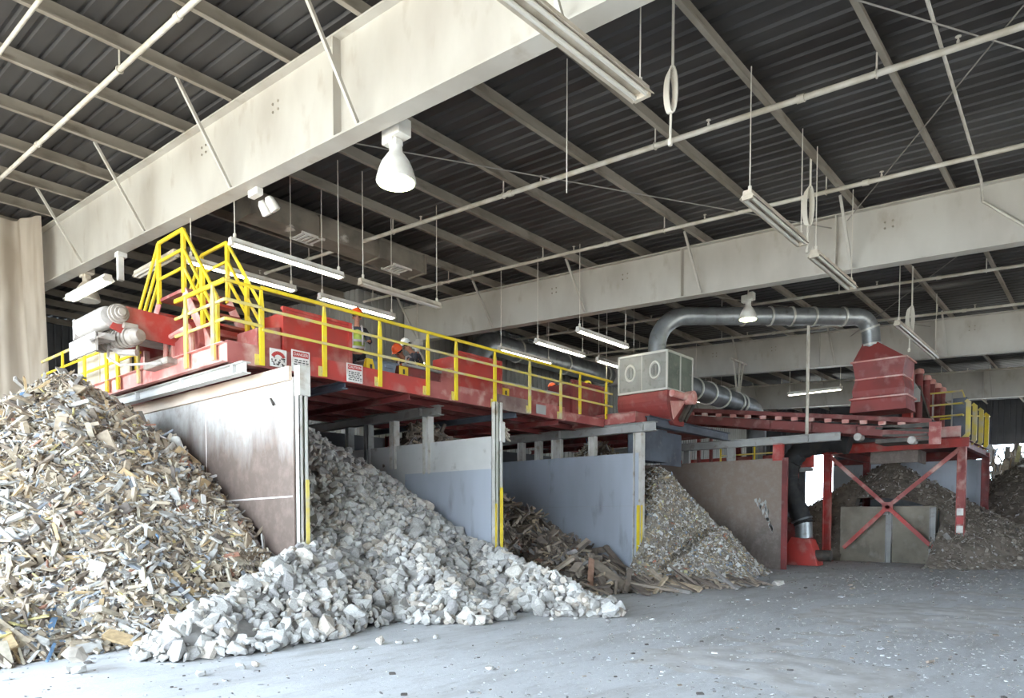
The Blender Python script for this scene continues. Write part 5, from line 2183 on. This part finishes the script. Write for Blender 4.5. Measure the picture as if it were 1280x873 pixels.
# ----------------------------------------------------------------- people
def skin_obj(name, nodes, edges, mat, parent, sub=1, root_i=0):
    me = bpy.data.meshes.new(name)
    me.from_pydata([n[0] for n in nodes], edges, [])
    o = bpy.data.objects.new(name, me)
    COL.objects.link(o)
    o.modifiers.new('skin', 'SKIN').use_smooth_shade = True
    for i, n in enumerate(nodes):
        r = n[1]
        me.skin_vertices[0].data[i].radius = (r, r) if not isinstance(r, tuple) else r
    me.skin_vertices[0].data[root_i].use_root = True
    s = o.modifiers.new('sub', 'SUBSURF')
    s.levels = s.render_levels = sub
    dg = bpy.context.evaluated_depsgraph_get()
    m2 = bpy.data.meshes.new_from_object(o.evaluated_get(dg))
    o.modifiers.clear()
    o.data = m2
    m2.name = name
    bpy.data.meshes.remove(me)
    m2.materials.clear()
    m2.materials.append(MT[mat])
    m2.polygons.foreach_set('use_smooth', [True] * len(m2.polygons))
    o.parent = parent
    return o


def person(x, y, z, yaw, lean, hat, vest, label, arm=(.35, .2), squat=0.0, turn=0.0):
    """feet at x, y, z; faces local +y turned by yaw; lean bends the back forward (radians)"""
    root = thing('person', (x, y, z), label, 'person', 'workers on the sorting platform')
    root.rotation_euler = (0, 0, yaw)
    hipz = .93 - squat

    def up(h, s=0, f=0):          # point on the leaning back: h above the hip, s sideways, f forward
        return V((s, f * math.cos(lean) + h * math.sin(lean), hipz + h * math.cos(lean) - f * math.sin(lean)))
    N, E = [], []

    def nd(p, r, prev=None):
        N.append((V(p), r))
        if prev is not None:
            E.append((prev, len(N) - 1))
        return len(N) - 1
    pel = nd(up(0), .13)
    wai = nd(up(.2), (.14, .11), pel)
    che = nd(up(.4), (.165, .12), wai)
    nb = nd(up(.53), .085, che)
    nk = nd(up(.60, 0, .015), .055, nb)
    hd = nd(up(.70, 0, .04), (.07, .085), nk)
    hc = nd(up(.78, 0, .04), (.075, .095), hd)
    nd(up(.85, 0, .02), .065, hc)
    for s in (-1, 1):
        sh = nd(up(.47, s * .18), .07, che)
        a0, a1 = arm
        el = up(.47, s * .24) + V((s * .04, math.sin(a0) * .28, -math.cos(a0) * .28))
        e = nd(el, .045, sh)
        wr = el + V((-s * .05, math.cos(a1) * .24, math.sin(a1) * .1 - .05))
        w = nd(wr, .03, e)
        d = (wr - el).normalized()
        pm = nd(wr + d * .06, .032, w)
        sd = d.cross(V((0, 0, 1))).normalized()
        for k in range(4):
            o = sd * ((k - 1.5) * .019)
            L = (.07, .082, .078, .062)[k]
            b = nd(wr + d * .1 + o, .0095, pm)
            b = nd(wr + d * (.1 + L * .5) + o * 1.1 + V((0, 0, -.012)), .0088, b)
            nd(wr + d * (.1 + L * .85) + o * 1.1 + V((0, 0, -.04)), .0075, b)
        t = nd(wr + d * .045 - sd * s * .036, .011, pm)
        nd(wr + d * .085 - sd * s * .055 + V((0, 0, -.02)), .0088, t)
        hp = nd(V((s * .1, 0, hipz - .06)), .1, pel)
        kn = nd(V((s * .12, .05 + squat * .6, .5 - squat * .35)), .062, hp)
        an = nd(V((s * .13, -.02, .09)), .042, kn)
        nd(V((s * .14, .15, .04)), .04, an)
    body = skin_obj('body', N, E, 'skin', root)
    # clothes: same joints, a little larger
    C = [(up(-.02), .155), (up(.2), (.165, .135)), (up(.4), (.185, .145)), (up(.53), .1)]
    CE = [(0, 1), (1, 2), (2, 3)]
    for s in (-1, 1):
        el = up(.47, s * .24) + V((s * .04, math.sin(arm[0]) * .28, -math.cos(arm[0]) * .28))
        wr = el + V((-s * .05, math.cos(arm[1]) * .24, math.sin(arm[1]) * .1 - .05))
        b = len(C)
        C += [(up(.47, s * .18), .085), (el, .06), (el.lerp(wr, .85), .045)]
        CE += [(2, b), (b, b + 1), (b + 1, b + 2)]
    skin_obj('shirt', C, CE, 'shirt', root)
    T = [(up(.04), .15)]
    TE = []
    for s in (-1, 1):
        b = len(T)
        T += [(V((s * .1, 0, hipz - .08)), .12), (V((s * .12, .05 + squat * .6, .5 - squat * .35)), .085), (V((s * .13, -.02, .12)), .07)]
        TE += [(0, b), (b, b + 1), (b + 1, b + 2)]
        skin_obj('boot', [(V((s * .13, -.03, .16)), .062), (V((s * .13, -.02, .06)), .058), (V((s * .14, .14, .045)), .045)], [(0, 1), (1, 2)], 'boot', root)
    skin_obj('trousers', T, TE, 'denim', root)
    if vest:
        skin_obj('hi_vis_vest', [(up(.02), (.175, .165)), (up(.2), (.185, .158)), (up(.4), (.205, .168)), (up(.52, 0, 0), .125)], [(0, 1), (1, 2), (2, 3)], vest, root)
        mb = MB()
        for h, a, b in ((.1, .185, .165), (.24, .19, .165)):
            ring = []
            for k in range(20):
                t = 2 * math.pi * k / 20
                ring.append((math.cos(t), math.sin(t)))
            mb.loft([[up(h + dz, c * a, s_ * b) for c, s_ in ring] for dz in (-.025, .025)], caps=False)
        for s in (-1, 1):
            pts = [up(.14, s * .11, -.175), up(.36, s * .11, -.17), up(.54, s * .1, -.1), up(.58, s * .1, 0), up(.52, s * .1, .12), up(.34, s * .11, .175), up(.14, s * .11, .175)]
            mb.tube(pts, .022, 5)
        o = mb.build('reflective_stripe', 'stripe', None, smooth=True)
        o.parent = root
    # hard hat, hair and face
    c = up(.815, 0, .035)
    ax = (up(1) - up(0)).normalized()
    fw = (up(0, 0, 1) - up(0)).normalized()
    mb = MB()
    mb.lathe(c, [(.125, -.005), (.13, .0), (.128, .03), (.115, .075), (.085, .115), (.045, .135), (.005, .14)], 20, axis=ax)
    mb.extr([c + fw * .1 + V((s, 0, 0)) for s in (-.09, .09)] + [c + fw * .175 + V((s, 0, 0)) for s in (.05, -.05)], ax * .01)
    mb.tube([c + ax * .14 - fw * .05, c + ax * .15 + fw * .02, c + ax * .11 + fw * .1], .012, 6)
    o = mb.build('hard_hat', hat, None, smooth=True)
    o.parent = root
    mb = MB()
    mb.lathe(c - ax * .07 - fw * .02, [(.085, 0), (.098, .03), (.1, .07)], 16, axis=ax)
    o = mb.build('hair', 'hair', None, smooth=True)
    o.parent = root
    for s in (-1, 1):
        mb = MB()
        mb.lathe(up(.745, s * .034, .125), [(.001, -.01), (.012, -.004), (.012, .004), (.001, .01)], 8, axis=fw)
        o = mb.build('eye', 'eye', None)
        o.parent = root
        mb = MB()
        mb.lathe(up(.73, s * .083, .035), [(.012, -.03), (.02, -.01), (.02, .015), (.01, .03)], 8, axis=ax)
        o = mb.build('ear', 'skin', None, smooth=True)
        o.parent = root
    mb = MB()
    mb.extr([up(.75, 0, .12), up(.70, -.018, .128), up(.70, .018, .128)], fw * .001)
    mb.tube([up(.752, 0, .125), up(.722, 0, .14), up(.708, 0, .148)], [.008, .012, .014], 6)
    o = mb.build('nose', 'skin', None, smooth=True)
    o.parent = root
    mb = MB()
    mb.tube([up(.678, -.025, .118), up(.676, 0, .126), up(.678, .025, .118)], .006, 5)
    o = mb.build('mouth', 'red_dusty', None)
    o.parent = root
    return root


DZ = 4.45


def by_head(px, py, yh, yaw, lean, hat, vest, label, **k):
    """a worker on the platform whose head is where the photograph shows it"""
    hd = at(px, py, y=yh)
    off = .8 * math.sin(lean)
    sq = max(-.04, min(.42, .93 - (hd.z - DZ - .8 * math.cos(lean))))
    person(hd.x + math.sin(yaw) * off, hd.y - math.cos(yaw) * off, DZ, yaw, lean, hat, vest, label, squat=sq, **k)


by_head(446, 394, 12.95, math.radians(150), .12, 'hat_orange', 'vest_lime', 'worker in an orange hard hat and lime vest standing beside the first red hopper')
by_head(498, 446, 12.75, math.radians(100), .8, 'hat_orange', 'vest_orange', 'worker in an orange hard hat bending low behind the plastic tub')
by_head(509, 430, 13.9, math.radians(70), .55, 'hat_white', None, 'worker in a white hard hat leaning over behind the bending one')
by_head(692, 484, 13.3, math.radians(20), .6, 'hat_orange', 'vest_orange', 'worker in an orange hard hat leaning over the long trough by the third hopper')
by_head(735, 481, 13.0, math.radians(-30), .4, 'hat_yellow', 'vest_lime', 'worker in a yellow hard hat mostly hidden behind the third hopper')

# ---------------------------------------------------------------- lighting
w = bpy.data.worlds.new('sky')
scene.world = w
w.use_nodes = True
nt = w.node_tree
bg = nt.nodes['Background']
bg.inputs['Color'].default_value = (.72, .86, 1.0, 1)
bg.inputs['Strength'].default_value = 9.8
sd = bpy.data.lights.new('sun', 'SUN')
sd.energy = 5.5
sd.angle = math.radians(1)
sd.color = (1, .93, .82)
so = bpy.data.objects.new('sun', sd)
COL.objects.link(so)
dvec = V((.38, .28, -.88)).normalized()
so.rotation_euler = V((0, 0, -1)).rotation_difference(dvec).to_euler()
so.location = (-20, -10, 30)

vs_ = scene.view_settings
vs_.view_transform = 'Standard'
vs_.look = 'None'
vs_.gamma = 1
vs_.use_curve_mapping = False
vs_.exposure = 0.9
cy = scene.cycles if hasattr(scene, 'cycles') else None
if cy:
    cy.max_bounces = 10
    cy.diffuse_bounces = 6
    cy.use_denoising = True
    cy.sample_clamp_indirect = 8
